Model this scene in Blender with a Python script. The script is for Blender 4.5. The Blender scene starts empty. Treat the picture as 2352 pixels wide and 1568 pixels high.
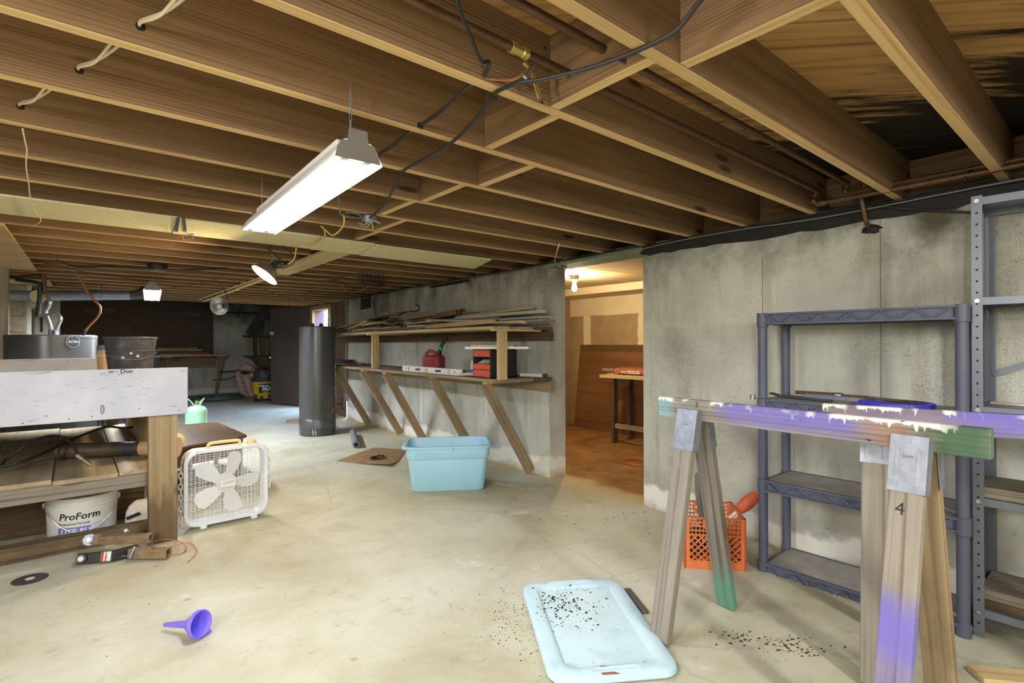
import bpy, math, random
from mathutils import Vector, Matrix, Euler
S = bpy.context.scene
COL = S.collection
PI = math.pi
V = Vector

# ------------------------------------------------------------------ camera, world, exposure
CAM_H = 1.25
YAW, PITCH, ROLL, FPX = math.radians(39.88), math.radians(.2), math.radians(-.15), 1207.0
_f0 = V((math.sin(YAW), math.cos(YAW), 0)); _r0 = V((math.cos(YAW), -math.sin(YAW), 0)); _u0 = V((0, 0, 1))
FW = _f0 * math.cos(PITCH) + _u0 * math.sin(PITCH)
_u1 = -_f0 * math.sin(PITCH) + _u0 * math.cos(PITCH)
RT = _r0 * math.cos(ROLL) + _u1 * math.sin(ROLL)
UP = -_r0 * math.sin(ROLL) + _u1 * math.cos(ROLL)
cd = bpy.data.cameras.new('camera'); cam = bpy.data.objects.new('camera', cd); COL.objects.link(cam)
cd.sensor_width = 36; cd.lens = FPX / 2352 * 36; cd.clip_start = .03; cd.clip_end = 200
cam.matrix_world = Matrix(((RT.x, UP.x, -FW.x, 0), (RT.y, UP.y, -FW.y, 0), (RT.z, UP.z, -FW.z, CAM_H), (0, 0, 0, 1)))
S.camera = cam

w = bpy.data.worlds.new('world'); S.world = w; w.use_nodes = True
nt = w.node_tree; bg = nt.nodes['Background']
sky = nt.nodes.new('ShaderNodeTexSky'); sky.sky_type = 'NISHITA'; sky.sun_disc = False
sky.sun_elevation = math.radians(48); sky.sun_rotation = math.radians(200); sky.air_density = 1.2; sky.dust_density = 2.0
nt.links.new(sky.outputs[0], bg.inputs[0]); bg.inputs[1].default_value = 2.4
pd = bpy.data.lights.new('daylight_portal', 'AREA'); pd.shape = 'RECTANGLE'; pd.size = 1.0; pd.size_y = 1.95
pd.cycles.is_portal = True
po = bpy.data.objects.new('daylight_portal', pd); COL.objects.link(po)
po.location = (3.66, 9.94, 1.0); po.rotation_euler = (0, math.radians(90), 0)

S.view_settings.view_transform = 'Standard'; S.view_settings.look = 'None'
S.view_settings.gamma = 1; S.view_settings.use_curve_mapping = False
S.view_settings.exposure = .92
# unseen fill lights added behind and beside the camera to brighten the room
for i, (x, y, z, pw, tx, ty) in enumerate(((-1.6, -1.1, 1.82, 46, .5, .55), (1.3, -1.5, 1.82, 34, .35, .5), (-1.9, .5, 1.84, 56, .7, .45))):
    ld = bpy.data.lights.new('rear_fill_light', 'AREA'); ld.shape = 'RECTANGLE'; ld.size = .16; ld.size_y = 1.2
    ld.energy = pw; ld.color = (1, .965, .90)
    lo = bpy.data.objects.new('rear_fill_light', ld); COL.objects.link(lo); lo.location = (x, y, z); lo.rotation_euler = V((tx, ty, -1)).to_track_quat('-Z', 'Y').to_euler()
TUBE_E, TUBE2_E, BULB_E, SIDE_E = 54.0, 220.0, 850.0, 620.0
S.cycles.max_bounces = 10; S.cycles.diffuse_bounces = 6; S.cycles.sample_clamp_indirect = 6
S.cycles.caustics_reflective = False; S.cycles.caustics_refractive = False

# ------------------------------------------------------------------ pixel rays onto real planes of the room
def ray(x, y): return FW + RT * ((x - 1176) / FPX) - UP * ((y - 784) / FPX)
O0 = V((0, 0, CAM_H))
def on(x, y, axis, c):
    d = ray(x, y); i = 'xyz'.index(axis); return O0 + d * ((c - O0[i]) / d[i])
def onz(x, y, z): return on(x, y, 'z', z)
def ony(x, y, c): return on(x, y, 'y', c)
def onx(x, y, c): return on(x, y, 'x', c)
def deep(x, y, z): return O0 + ray(x, y) * z
def wallx(y): return 3.29 + .029 * y
def onwall(x, y, off=0.0):
    p = onx(x, y, 3.4)
    for _ in range(12): p = onx(x, y, wallx(p.y) - off)
    return p

# ------------------------------------------------------------------ mesh helpers
class MB:
    def __init__(s): s.v = []; s.f = []
    def add(s, vs, fs):
        n = len(s.v); s.v += [tuple(a) for a in vs]; s.f += [tuple(i + n for i in f) for f in fs]; return s
    def bx(s, x0, x1, y0, y1, z0, z1):
        return s.add([(x0,y0,z0),(x1,y0,z0),(x1,y1,z0),(x0,y1,z0),(x0,y0,z1),(x1,y0,z1),(x1,y1,z1),(x0,y1,z1)],
                     [(3,2,1,0),(4,5,6,7),(0,1,5,4),(1,2,6,5),(2,3,7,6),(3,0,4,7)])
    def bar(s, p, q, w, t, up=(0,0,1)):
        p, q = V(p), V(q); d = (q - p).normalized(); u = V(up); u = u - d * u.dot(d)
        if u.length < 1e-5: u = V((1,0,0)) - d * d.x
        u.normalize(); r = d.cross(u); vs = []
        for e in (p, q):
            for a, b in ((-1,-1),(1,-1),(1,1),(-1,1)): vs.append(e + r * (a*w/2) + u * (b*t/2))
        return s.add(vs, [(3,2,1,0),(4,5,6,7),(0,1,5,4),(1,2,6,5),(2,3,7,6),(3,0,4,7)])
    def rings(s, loops, cap0=True, cap1=True, closed=False):
        n = len(loops[0]); vs = [p for l in loops for p in l]; fs = []
        m = len(loops)
        for i in range(m if closed else m - 1):
            a, b = i * n, ((i + 1) % m) * n
            for j in range(n):
                k = (j + 1) % n; fs.append((a + j, a + k, b + k, b + j))
        if cap0 and not closed: fs.append(tuple(range(n - 1, -1, -1)))
        if cap1 and not closed: fs.append(tuple((m - 1) * n + j for j in range(n)))
        return s.add(vs, fs)
    def cyl(s, p, q, r, r2=None, n=16, cap=True):
        return s.tube([p, q], [r, r if r2 is None else r2], n, cap=cap)
    def tube(s, pts, r, n=8, cap=True, closed=False):
        pts = [V(p) for p in pts]; m = len(pts); loops = []; u = None
        for i, p in enumerate(pts):
            if closed: d = pts[(i+1) % m] - pts[i-1]
            else: d = pts[min(i+1, m-1)] - pts[max(i-1, 0)]
            if d.length < 1e-9: d = V((0,0,1))
            d.normalize()
            if u is None: u = V((0,0,1)) if abs(d.z) < .9 else V((1,0,0))
            u = u - d * u.dot(d)
            if u.length < 1e-6: u = V((1,0,0)) - d * d.x
            u.normalize(); w = d.cross(u); rr = r[i] if isinstance(r, (list, tuple)) else r
            loops.append([p + (u * math.cos(2*PI*j/n) + w * math.sin(2*PI*j/n)) * rr for j in range(n)])
        return s.rings(loops, cap, cap, closed)
    def lathe(s, prof, n=24, c=(0,0,0), cap0=False, cap1=False):
        c = V(c); return s.rings([[c + V((r*math.cos(2*PI*j/n), r*math.sin(2*PI*j/n), z)) for j in range(n)] for r, z in prof], cap0, cap1)
    def prism(s, poly, z0, z1):
        return s.rings([[(x, y, z0) for x, y in poly], [(x, y, z1) for x, y in poly]])
    def ball(s, c, r, n=12, m=8, sc=(1,1,1)):
        c = V(c); lo = []
        for i in range(m + 1):
            a = PI * i / m; rr = max(math.sin(a), .02) * r
            lo.append([c + V((rr*math.cos(2*PI*j/n)*sc[0], rr*math.sin(2*PI*j/n)*sc[1], -r*math.cos(a)*sc[2])) for j in range(n)])
        return s.rings(lo)
    def disc(s, c, r, nrm, n=12):
        c, nrm = V(c), V(nrm).normalized(); return s.cyl(c - nrm*.0006, c + nrm*.0006, r, n=n)
    def xf(s, M):
        s.v = [tuple(M @ V(p)) for p in s.v]; return s

def smooth_pts(pts, k=6, closed=False):
    pts = [V(p) for p in pts]; n = len(pts); out = []
    for i in range(n if closed else n - 1):
        if closed: a, b, c, d = pts[i-1], pts[i], pts[(i+1) % n], pts[(i+2) % n]
        else: a, b, c, d = pts[max(i-1,0)], pts[i], pts[i+1], pts[min(i+2,n-1)]
        for j in range(k):
            t = j / k
            out.append(.5 * ((2*b) + (c-a)*t + (2*a-5*b+4*c-d)*t*t + (-a+3*b-3*c+d)*t**3))
    if not closed: out.append(pts[-1])
    return out
def rrect(w, h, r, n=5, cx=0, cy=0):
    out = []
    for k, (sx, sy) in enumerate(((1,1),(-1,1),(-1,-1),(1,-1))):
        for i in range(n + 1):
            a = PI/2 * (k + i / n); out.append((cx + sx*(w/2-r) + r*math.cos(a), cy + sy*(h/2-r) + r*math.sin(a)))
    return out

def wm(o):
    M = Matrix.LocRotScale(o.location, o.rotation_euler, o.scale)
    return wm(o.parent) @ M if o.parent else M
def obj(name, mb, m, parent=None, sm=False, bev=0, world=False, seg=2):
    """ONE mesh object. world=True: the vertices are in room coordinates."""
    me = bpy.data.meshes.new(name); vs = mb.v; o = bpy.data.objects.new(name, me)
    if parent is not None:
        o.parent = parent
        if world:
            Mi = wm(parent).inverted(); vs = [tuple(Mi @ V(p)) for p in vs]
    else:
        xs, ys, zs = zip(*vs); c = V(((min(xs)+max(xs))/2, (min(ys)+max(ys))/2, min(zs)))
        vs = [tuple(V(p) - c) for p in vs]; o.location = c
    me.from_pydata([tuple(p) for p in vs], [], mb.f); me.update()
    if m is not None: me.materials.append(m)
    if sm:
        for p in me.polygons: p.use_smooth = True
        me.set_sharp_from_angle(angle=math.radians(38))
    if bev:
        b = o.modifiers.new('bevel', 'BEVEL'); b.width = bev; b.segments = seg; b.limit_method = 'ANGLE'
    COL.objects.link(o); return o
def board(name, p, q, wd, th, m, parent=None, up=(0,0,1), bev=.002, edge=None):
    """A straight board as an object of its own, its grain along local X; th lies along up."""
    p, q = V(p), V(q); d = q - p; L = d.length; d.normalize(); u = V(up); u = u - d * u.dot(d); u.normalize(); y = u.cross(d)
    mb = MB().bx(-L/2, L/2, -wd/2, wd/2, -th/2, th/2)
    me = bpy.data.meshes.new(name); me.from_pydata(mb.v, [], mb.f); me.materials.append(m)
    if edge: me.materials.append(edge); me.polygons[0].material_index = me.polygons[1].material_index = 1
    o = bpy.data.objects.new(name, me); c = (p + q) / 2
    M = Matrix(((d.x, y.x, u.x, c.x), (d.y, y.y, u.y, c.y), (d.z, y.z, u.z, c.z), (0,0,0,1)))
    if parent is not None: o.parent = parent; M = wm(parent).inverted() @ M
    o.location = M.to_translation(); o.rotation_euler = M.to_euler()
    if bev:
        b = o.modifiers.new('bevel', 'BEVEL'); b.width = bev; b.segments = 1
    COL.objects.link(o); return o
def thing(name, label, cat, loc=(0,0,0), rz=0, group=None, rot=None):
    o = bpy.data.objects.new(name, None); o.empty_display_size = .1; COL.objects.link(o); o.location = loc
    o.rotation_euler = rot if rot else (0, 0, rz); o['label'] = label; o['category'] = cat
    if group: o['group'] = group
    return o
def tag(o, label, cat, group=None, kind=None):
    o['label'] = label; o['category'] = cat
    if group: o['group'] = group
    if kind: o['kind'] = kind
    return o
def struct(o): o['kind'] = 'structure'; return o
def stuff(o): o['kind'] = 'stuff'; return o
def dup(root, loc, rz=None, label=None):
    r = root.copy(); COL.objects.link(r); r.location = loc
    if rz is not None: r.rotation_euler = (0, 0, rz)
    if label: r['label'] = label
    for ch in list(root.children):
        c = ch.copy(); COL.objects.link(c); c.parent = r
        for g in ch.children:
            d = g.copy(); COL.objects.link(d); d.parent = c
    return r
_tc = {}
def text_mb(s, size, depth=.0008, shear=0.0, align='LEFT', bold=0.0, wrap_r=None, sx=1.0):
    """Lettering as thin mesh, x right, y up; wrap_r bends it round a vertical cylinder facing -Y."""
    cu = bpy.data.curves.new('t', 'FONT'); cu.body = s; cu.size = size; cu.extrude = depth; cu.shear = shear
    cu.align_x = align; cu.offset = bold; cu.resolution_u = 3
    o = bpy.data.objects.new('t', cu); me = bpy.data.meshes.new_from_object(o)
    mb = MB(); mb.add([v.co for v in me.vertices], [tuple(p.vertices) for p in me.polygons])
    bpy.data.objects.remove(o); bpy.data.curves.remove(cu); bpy.data.meshes.remove(me)
    mb.v = [(x*sx, y, z) for x, y, z in mb.v]
    if wrap_r:
        out = []
        for x, y, z in mb.v:
            a = x / wrap_r; r = wrap_r + z + .0012; out.append((r*math.sin(a), -r*math.cos(a), y))
        mb.v = out
    return mb
def frame(p, xdir, ydir):
    x = V(xdir).normalized(); y = V(ydir); y = (y - x*y.dot(x)).normalized(); z = x.cross(y)
    return Matrix(((x.x,y.x,z.x,p[0]),(x.y,y.y,z.y,p[1]),(x.z,y.z,z.z,p[2]),(0,0,0,1)))

# ------------------------------------------------------------------ materials
def C(r, g, b):
    f = lambda c: (c/255/12.92) if c/255 <= .04045 else ((c/255+.055)/1.055)**2.4
    return (f(r), f(g), f(b), 1)
class NM:
    def __init__(s, name, rough=.6, metal=0, spec=.5):
        s.m = bpy.data.materials.new(name); s.m.use_nodes = True; s.t = s.m.node_tree; s.b = s.t.nodes['Principled BSDF']
        s.b.inputs['Roughness'].default_value = rough; s.b.inputs['Metallic'].default_value = metal
        s.b.inputs['Specular IOR Level'].default_value = spec
    def n(s, typ, **k):
        nd = s.t.nodes.new(typ)
        for a, b in k.items(): setattr(nd, a, b)
        return nd
    def l(s, a, b): s.t.links.new(a, b)
    def pos(s, scale=(1,1,1), rand=True, world=False):
        if world:
            src = s.n('ShaderNodeNewGeometry').outputs['Position']
        else:
            src = s.n('ShaderNodeTexCoord').outputs['Object']
        if rand and not world:
            oi = s.n('ShaderNodeObjectInfo'); a = s.n('ShaderNodeVectorMath', operation='SCALE'); a.inputs[0].default_value = (7.3, 3.1, 5.7)
            s.l(oi.outputs['Random'], a.inputs['Scale']); b = s.n('ShaderNodeVectorMath', operation='ADD'); s.l(src, b.inputs[0]); s.l(a.outputs[0], b.inputs[1]); src = b.outputs[0]
        mp = s.n('ShaderNodeMapping'); mp.inputs['Scale'].default_value = scale; s.l(src, mp.inputs[0]); return mp.outputs[0]
    def noise(s, vec, scale, detail=4, rough=.55, dist=0):
        x = s.n('ShaderNodeTexNoise'); s.l(vec, x.inputs['Vector']); x.inputs['Scale'].default_value = scale
        x.inputs['Detail'].default_value = detail; x.inputs['Roughness'].default_value = rough; x.inputs['Distortion'].default_value = dist; return x.outputs['Fac']
    def ramp(s, fac, stops, interp='LINEAR'):
        r = s.n('ShaderNodeValToRGB'); r.color_ramp.interpolation = interp; e = r.color_ramp.elements
        while len(e) < len(stops): e.new(.5)
        for el, (p, c) in zip(e, stops):
            el.position = p; el.color = c if isinstance(c, tuple) else (c, c, c, 1)
        s.l(fac, r.inputs[0]); return r.outputs[0]
    def mix(s, fac, a, b, mode='MIX'):
        x = s.n('ShaderNodeMix', data_type='RGBA', blend_type=mode)
        for sock, v in ((x.inputs[0], fac), (x.inputs[6], a), (x.inputs[7], b)):
            if hasattr(v, 'links') or hasattr(v, 'is_linked'): s.l(v, sock)
            else: sock.default_value = v
        return x.outputs[2]
    def math(s, op, a, b=None, clamp=False):
        x = s.n('ShaderNodeMath', operation=op, use_clamp=clamp)
        for sock, v in ((x.inputs[0], a), (x.inputs[1], b)):
            if v is None: continue
            if hasattr(v, 'is_linked'): s.l(v, sock)
            else: sock.default_value = v
        return x.outputs[0]
    def sep(s, vec):
        x = s.n('ShaderNodeSeparateXYZ'); s.l(vec, x.inputs[0]); return x.outputs
    def rng(s, v, a, b):
        """0 below a, 1 above b"""
        x = s.n('ShaderNodeMapRange'); s.l(v, x.inputs[0]); x.inputs[1].default_value = a; x.inputs[2].default_value = b; return x.outputs[0]
    def col(s, c):
        if hasattr(c, 'is_linked'): s.l(c, s.b.inputs['Base Color'])
        else: s.b.inputs['Base Color'].default_value = c
        return s
    def bump(s, h, strength=.3, dist=.01):
        b = s.n('ShaderNodeBump'); b.inputs['Strength'].default_value = strength; b.inputs['Distance'].default_value = dist
        s.l(h, b.inputs['Height']); s.l(b.outputs[0], s.b.inputs['Normal']); return s

def plain(name, c, rough=.5, metal=0, var=.12, scale=9.0, bump=0.0, dirt=None, dirt_amt=.0):
    """Evenly coloured material with slight mottling and optional dirt."""
    k = NM(name, rough, metal); p = k.pos(); nz = k.noise(p, scale, 5)
    lo = tuple(x*(1-var) for x in c[:3]) + (1,); hi = tuple(min(1, x*(1+var)) for x in c[:3]) + (1,)
    cc = k.ramp(nz, [(.3, lo), (.7, hi)])
    if dirt:
        cc = k.mix(k.math('MULTIPLY', k.ramp(k.noise(p, scale*2.3, 8, .7), [(.5, 0.), (.68, 1.)]), dirt_amt), cc, dirt)
    k.col(cc)
    if bump: k.bump(nz, bump, .004)
    return k.m
def emit(name, c, e):
    k = NM(name); k.col(c); k.b.inputs['Emission Color'].default_value = c; k.b.inputs['Emission Strength'].default_value = e; return k.m

def wood(name, light, dark, ring=16.0, stretch=.09, contrast=.75, knots=.5, dirt=0.0, rough=.7, weather=None):
    k = NM(name, rough, spec=.25); p = k.pos((stretch, 1, 1))
    wv = k.n('ShaderNodeTexWave', wave_type='RINGS', rings_direction='X', wave_profile='SAW')
    k.l(p, wv.inputs['Vector']); wv.inputs['Scale'].default_value = ring; wv.inputs['Distortion'].default_value = 9.0
    wv.inputs['Detail'].default_value = 2.5; wv.inputs['Detail Scale'].default_value = .6
    lines = k.ramp(wv.outputs['Fac'], [(.0, 0.), (.55, .25), (.86, 1.), (1., .1)])
    fine = k.noise(k.pos((2.5, 90, 90)), 1.0, 3); big = k.noise(k.pos((.6, 3, 3)), 1.3, 3)
    streak = k.noise(k.pos((.25, 22, 22)), 1.6, 4, .6)
    lines = k.math('MULTIPLY', lines, k.ramp(streak, [(.35, .15), (.65, 1.)]))
    f = k.math('ADD', k.math('ADD', k.math('MULTIPLY', lines, contrast), k.math('MULTIPLY', k.ramp(streak, [(.4, 0.), (.75, 1.)]), .35)), k.math('MULTIPLY', k.math('SUBTRACT', fine, .5), .6), True)
    c = k.mix(f, light, dark)
    c = k.mix(k.ramp(big, [(.35, 0.), (.7, .45)]), c, tuple(x*.62 for x in dark[:3]) + (1,))
    if knots:
        vo = k.n('ShaderNodeTexVoronoi', feature='F1'); k.l(k.pos((1.6, 7, 7)), vo.inputs['Vector']); vo.inputs['Scale'].default_value = 1.0
        kn = k.ramp(vo.outputs['Distance'], [(.0, 1.), (.085, .9), (.13, 0.)])
        c = k.mix(k.math('MULTIPLY', kn, knots), c, tuple(x*.28 for x in dark[:3]) + (1,))
    if weather:
        c = k.mix(k.ramp(k.noise(k.pos((.8, 5, 5)), 2.2, 6, .65), [(.38, 0.), (.62, .85)]), c, weather)
    if dirt:
        c = k.mix(k.math('MULTIPLY', k.ramp(k.noise(k.pos((1, 2, 2)), 3.4, 8, .7), [(.48, 0.), (.66, 1.)]), dirt), c, (.012, .010, .009, 1))
    k.col(c); k.bump(f, .25, .002); return k, c
M = {}
M['joist'] = wood('joist_pine', C(150,120,86), C(92,68,45), 34, .03, .8, .9)[0].m
M['joist_edge'] = wood('joist_pale_edge', C(214,184,130), C(172,132,80), 22, .03, .6, .35)[0].m  # paler edge wood, part of the undersides' bounce light put into its tone
M['pine'] = wood('new_pine', C(208,188,140), C(174,144,96), 15, .08, .6, .4)[0].m
M['oldpine'] = wood('old_pine', C(172,152,120), C(120,98,70), 14, .06, .5, .5, .3)[0].m
M['grey_wood'] = wood('weathered_wood', C(160,150,134), C(98,88,75), 20, .045, .75, .6, .15)[0].m
M['dark_wood'] = wood('dark_timber', C(118,98,72), C(66,50,34), 15, .08, .8, .5, .5)[0].m
k, c = wood('bench_post_wood', C(178,156,120), C(124,102,72), 11, .07, .55, .6, .2)
px_ = k.sep(k.pos(rand=False)); nz_ = k.noise(k.pos((1.6, 7, 7)), 2.0, 6, .65)
c = k.mix(k.math('MULTIPLY', k.ramp(k.math('SUBTRACT', k.math('MULTIPLY', nz_, .9), k.math('MULTIPLY', px_[0], 1.2)), [(.50, 0.), (.68, 1.)]), .72), c, C(84,66,46)); k.col(c)
M['post'] = k.m
M['ply'] = wood('plywood', C(206,180,132), C(170,140,92), 5, .12, .4, .1)[0].m
M['pale_ply'] = wood('pale_plywood', C(228,210,170), C(196,170,122), 5, .12, .4, .1)[0].m
M['plank'] = wood('dusty_plank', C(182,166,136), C(146,126,96), 10, .06, .5, .2, .15)[0].m
M['redply'] = wood('red_plywood', C(136,96,64), C(104,70,44), 4, .15, .7, 0, .2)[0].m
M['walnut'] = wood('stained_wood', C(112,86,56), C(68,50,32), 9, .1, .6, 0, .15, .35)[0].m
M['sill_green'] = plain('treated_sill', C(126,142,118), .8, var=.3, scale=30)
M['white_board'] = None
M['offcut_white'] = plain('painted_offcut', C(205,200,188), .6, var=.12, scale=20, dirt=(.1,.08,.06,1), dirt_amt=.4)

# subfloor with black mould near the right wall
k, c = wood('subfloor_pine', C(196,158,100), C(140,98,54), 10, .08, .7, .4)
px = k.sep(k.pos(world=True)); g = k.rng(px[0], 1.35, 3.0)
st = k.noise(k.pos((1.2, 9, 9)), 1.7, 8, .68)
c = k.mix(k.ramp(k.math('ADD', k.math('MULTIPLY', g, .42), k.math('MULTIPLY', st, .78)), [(.62, 0.), (.74, .97)]), c, (.006, .006, .006, 1)); k.col(c)
M['subfloor'] = k.m

# concrete wall: pour blotches, dark mould towards the top, whitened foot
k = NM('concrete_wall', .9, spec=.2); p = k.pos(world=True); z = k.sep(p)[2]
c = k.ramp(k.noise(p, 1.6, 6, .6), [(.3, C(165,164,151)), (.5, C(193,193,181)), (.72, C(213,213,202))])
c = k.mix(k.math('MULTIPLY', k.ramp(k.noise(k.pos((9, 9, 1.1), world=True), 1.0, 4), [(.52, 0.), (.7, 1.)]), .35), c, C(126,120,98))
sp = k.ramp(k.noise(p, 42, 5, .75), [(.58, 0.), (.68, 1.)])
mo = k.ramp(k.noise(p, 2.1, 5, .65), [(.42, 0.), (.66, 1.)])
c = k.mix(k.math('MULTIPLY', k.math('MULTIPLY', sp, mo), .75), c, C(66,60,46))
zl = k.math('ADD', z, k.math('MULTIPLY', k.math('SUBTRACT', k.noise(p, 3.5, 5), .5), .06))
pl_ = k.math('MULTIPLY', k.rng(zl, 1.355, 1.37), k.math('SUBTRACT', 1., k.rng(zl, 1.375, 1.42))); c = k.mix(k.math('MULTIPLY', pl_, .35), c, C(206,204,188))
gr = k.ramp(k.noise(p, 150, 3, .75), [(.50, 0.), (.60, 1.)]); gm = k.ramp(k.noise(p, 1.15, 6, .6, .4), [(.44, 0.), (.62, 1.)])
c = k.mix(k.math('MULTIPLY', k.math('MULTIPLY', gr, gm), .5), c, C(92,85,66))
st = onwall(2146, 505); sd = k.n('ShaderNodeVectorMath', operation='DISTANCE'); mp = k.n('ShaderNodeMapping'); k.l(p, mp.inputs[0]); mp.inputs['Scale'].default_value = (1, 1, .62); k.l(mp.outputs[0], sd.inputs[0]); sd.inputs[1].default_value = (st.x, st.y, st.z*.62)
sm = k.ramp(k.math('ADD', sd.outputs['Value'], k.math('MULTIPLY', k.math('SUBTRACT', k.noise(p, 14, 6, .7), .5), .12)), [(.03, 1.), (.10, 0.)]); c = k.mix(k.math('MULTIPLY', sm, .75), c, C(70,58,40))
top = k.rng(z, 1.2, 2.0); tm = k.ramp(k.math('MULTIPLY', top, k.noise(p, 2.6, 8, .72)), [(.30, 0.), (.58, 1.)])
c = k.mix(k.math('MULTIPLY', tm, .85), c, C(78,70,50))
pit = k.n('ShaderNodeTexVoronoi', feature='F1'); k.l(p, pit.inputs['Vector']); pit.inputs['Scale'].default_value = 26
c = k.mix(k.math('MULTIPLY', k.ramp(pit.outputs['Distance'], [(.04, 1.), (.1, 0.)]), .55), c, C(70,66,54))
zz = k.math('ADD', z, k.math('MULTIPLY', k.math('SUBTRACT', k.noise(p, 2.6, 6, .65), .5), .32))
foot = k.math('SUBTRACT', 1.0, k.rng(zz, .15, .18)); c = k.mix(k.math('MULTIPLY', foot, .9), c, C(238,236,226))
drip = k.ramp(k.noise(k.pos((2.4, 2.4, .22), world=True), 2.0, 3), [(.70, 0.), (.72, 1.)])
c = k.mix(k.math('MULTIPLY', k.math('MULTIPLY', drip, k.math('SUBTRACT', 1., k.rng(z, .45, .8))), .8), c, C(226,224,212))
low = k.math('SUBTRACT', 1.0, k.rng(zz, -.02, .06)); c = k.mix(k.math('MULTIPLY', low, .7), c, C(150,128,92))
k.col(c); k.bump(k.noise(p, 60, 6, .7), .35, .004); M['concrete'] = k.m

# floor slab: pale worn concrete, tan blotches, grit; bare brown dirt in the side room
k = NM('floor_slab', .62, spec=.3); p = k.pos(world=True); x, y, z = k.sep(p)
c = k.ramp(k.noise(p, .95, 8, .62, .4), [(.3, C(164,157,130)), (.46, C(186,184,161)), (.6, C(199,199,180)), (.8, C(180,177,159))])
c = k.mix(k.math('MULTIPLY', k.ramp(k.noise(p, 2.3, 9, .7, .5), [(.53, 0.), (.72, 1.)]), .55), c, C(172,154,118))
c = k.mix(k.math('MULTIPLY', k.ramp(k.noise(p, 5.5, 9, .75), [(.57, 0.), (.68, 1.)]), .5), c, C(150,141,118))
c = k.mix(k.math('MULTIPLY', k.ramp(k.noise(p, 1.9, 7, .72, .8), [(.60, 0.), (.68, 1.)]), .6), c, C(232,229,216))
c = k.mix(k.math('MULTIPLY', k.ramp(k.noise(k.pos((1, 2.5, 1), world=True), 9, 6, .75), [(.60, 0.), (.66, 1.)]), .4), c, C(138,120,88))
vo = k.n('ShaderNodeTexVoronoi', feature='F1'); k.l(p, vo.inputs['Vector']); vo.inputs['Scale'].default_value = 3.1
c = k.mix(k.math('MULTIPLY', k.ramp(k.math('ADD', vo.outputs['Distance'], k.math('MULTIPLY', k.noise(p, 30, 3), .05)), [(.055, 1.), (.085, 0.)]), .5), c, C(140,112,76))
wob = k.n('ShaderNodeVectorMath', operation='ADD'); sc_ = k.n('ShaderNodeVectorMath', operation='SCALE'); sc_.inputs['Scale'].default_value = .35
nzc = k.n('ShaderNodeTexNoise'); k.l(p, nzc.inputs['Vector']); nzc.inputs['Scale'].default_value = 2.2; nzc.inputs['Detail'].default_value = 6
k.l(nzc.outputs['Color'], sc_.inputs[0]); k.l(p, wob.inputs[0]); k.l(sc_.outputs[0], wob.inputs[1])
cr = k.n('ShaderNodeTexVoronoi', feature='DISTANCE_TO_EDGE'); k.l(wob.outputs[0], cr.inputs['Vector']); cr.inputs['Scale'].default_value = .42
c = k.mix(k.math('MULTIPLY', k.ramp(cr.outputs['Distance'], [(.0, 1.), (.0035, 0.)]), .25), c, C(110,100,80))
c = k.mix(k.math('MULTIPLY', k.ramp(k.noise(p, 75, 3, .6), [(.66, 0.), (.73, 1.)]), .55), c, C(92,80,60))
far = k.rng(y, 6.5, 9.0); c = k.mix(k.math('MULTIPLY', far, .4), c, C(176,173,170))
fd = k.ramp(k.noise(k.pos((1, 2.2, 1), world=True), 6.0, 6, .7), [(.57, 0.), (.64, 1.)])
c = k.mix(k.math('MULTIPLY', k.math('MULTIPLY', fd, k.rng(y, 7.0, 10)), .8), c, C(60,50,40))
edge = k.math('ADD', x, k.math('MULTIPLY', k.math('SUBTRACT', k.noise(p, 3, 5), .5), .35))
c2 = k.ramp(k.noise(p, 3.2, 8, .7), [(.3, C(104,70,40)), (.5, C(146,108,66)), (.72, C(176,142,98))])
c = k.mix(k.rng(edge, 3.42, 3.62), c, c2)
th = k.math('MULTIPLY', k.rng(edge, 3.28, 3.4), k.math('SUBTRACT', 1., k.rng(edge, 3.55, 3.65)))
c = k.mix(k.math('MULTIPLY', th, .6), c, C(206,180,122))
k.col(c); k.bump(k.math('ADD', k.noise(p, 9, 8, .7), k.math('MULTIPLY', k.noise(p, 80, 3), .3)), .25, .006); M['floor'] = k.m

M['tar'] = plain('black_tar', C(24,22,20), .75, var=.4, scale=14, bump=.4)
M['cmu'] = plain('cinder_block', C(150,140,116), .95, var=.25, scale=18, bump=.5)
M['mortar'] = plain('mortar', C(120,112,96), .95, var=.2)
M['drywall'] = plain('brown_drywall', C(164,142,110), .9, var=.14, scale=6)
M['mud'] = plain('joint_compound', C(222,208,178), .9, var=.06, scale=5)
M['door_brown'] = plain('brown_door_paint', C(84,74,70), .55, var=.08, scale=5, dirt=(.2,.18,.16,1), dirt_amt=.25)
M['purple_siding'] = plain('mauve_siding', C(98,82,102), .8, var=.06)
M['pegboard'] = plain('pegboard', C(84,66,56), .7, var=.12, scale=4)
M['duct_panel'] = plain('cream_duct_board', C(214,206,164), .7, var=.1, scale=40, dirt=C(150,144,104), dirt_amt=.5)
M['galv'] = plain('galvanised', C(150,155,166), .5, .7, var=.18, scale=30)
M['steel'] = plain('bright_steel', C(190,190,192), .3, .9, var=.1)
M['rust'] = plain('rusty_steel', C(150,130,100), .7, .4, var=.25, scale=18, bump=.1, dirt=C(84,60,40), dirt_amt=.5)
M['old_pipe'] = plain('tarnished_pipe', C(116,102,86), .42, .6, var=.2, scale=8, dirt=C(70,58,46), dirt_amt=.4)
M['copper'] = plain('old_copper', C(104,76,54), .5, .6, var=.25, scale=25, dirt=C(50,40,32), dirt_amt=.5)
M['copper_new'] = plain('copper_wire', C(190,128,82), .4, .7)
M['brass'] = plain('brass', C(206,184,112), .35, .8, var=.15)
M['black'] = plain('black_plastic', C(34,34,36), .5, var=.2, scale=15)
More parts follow.
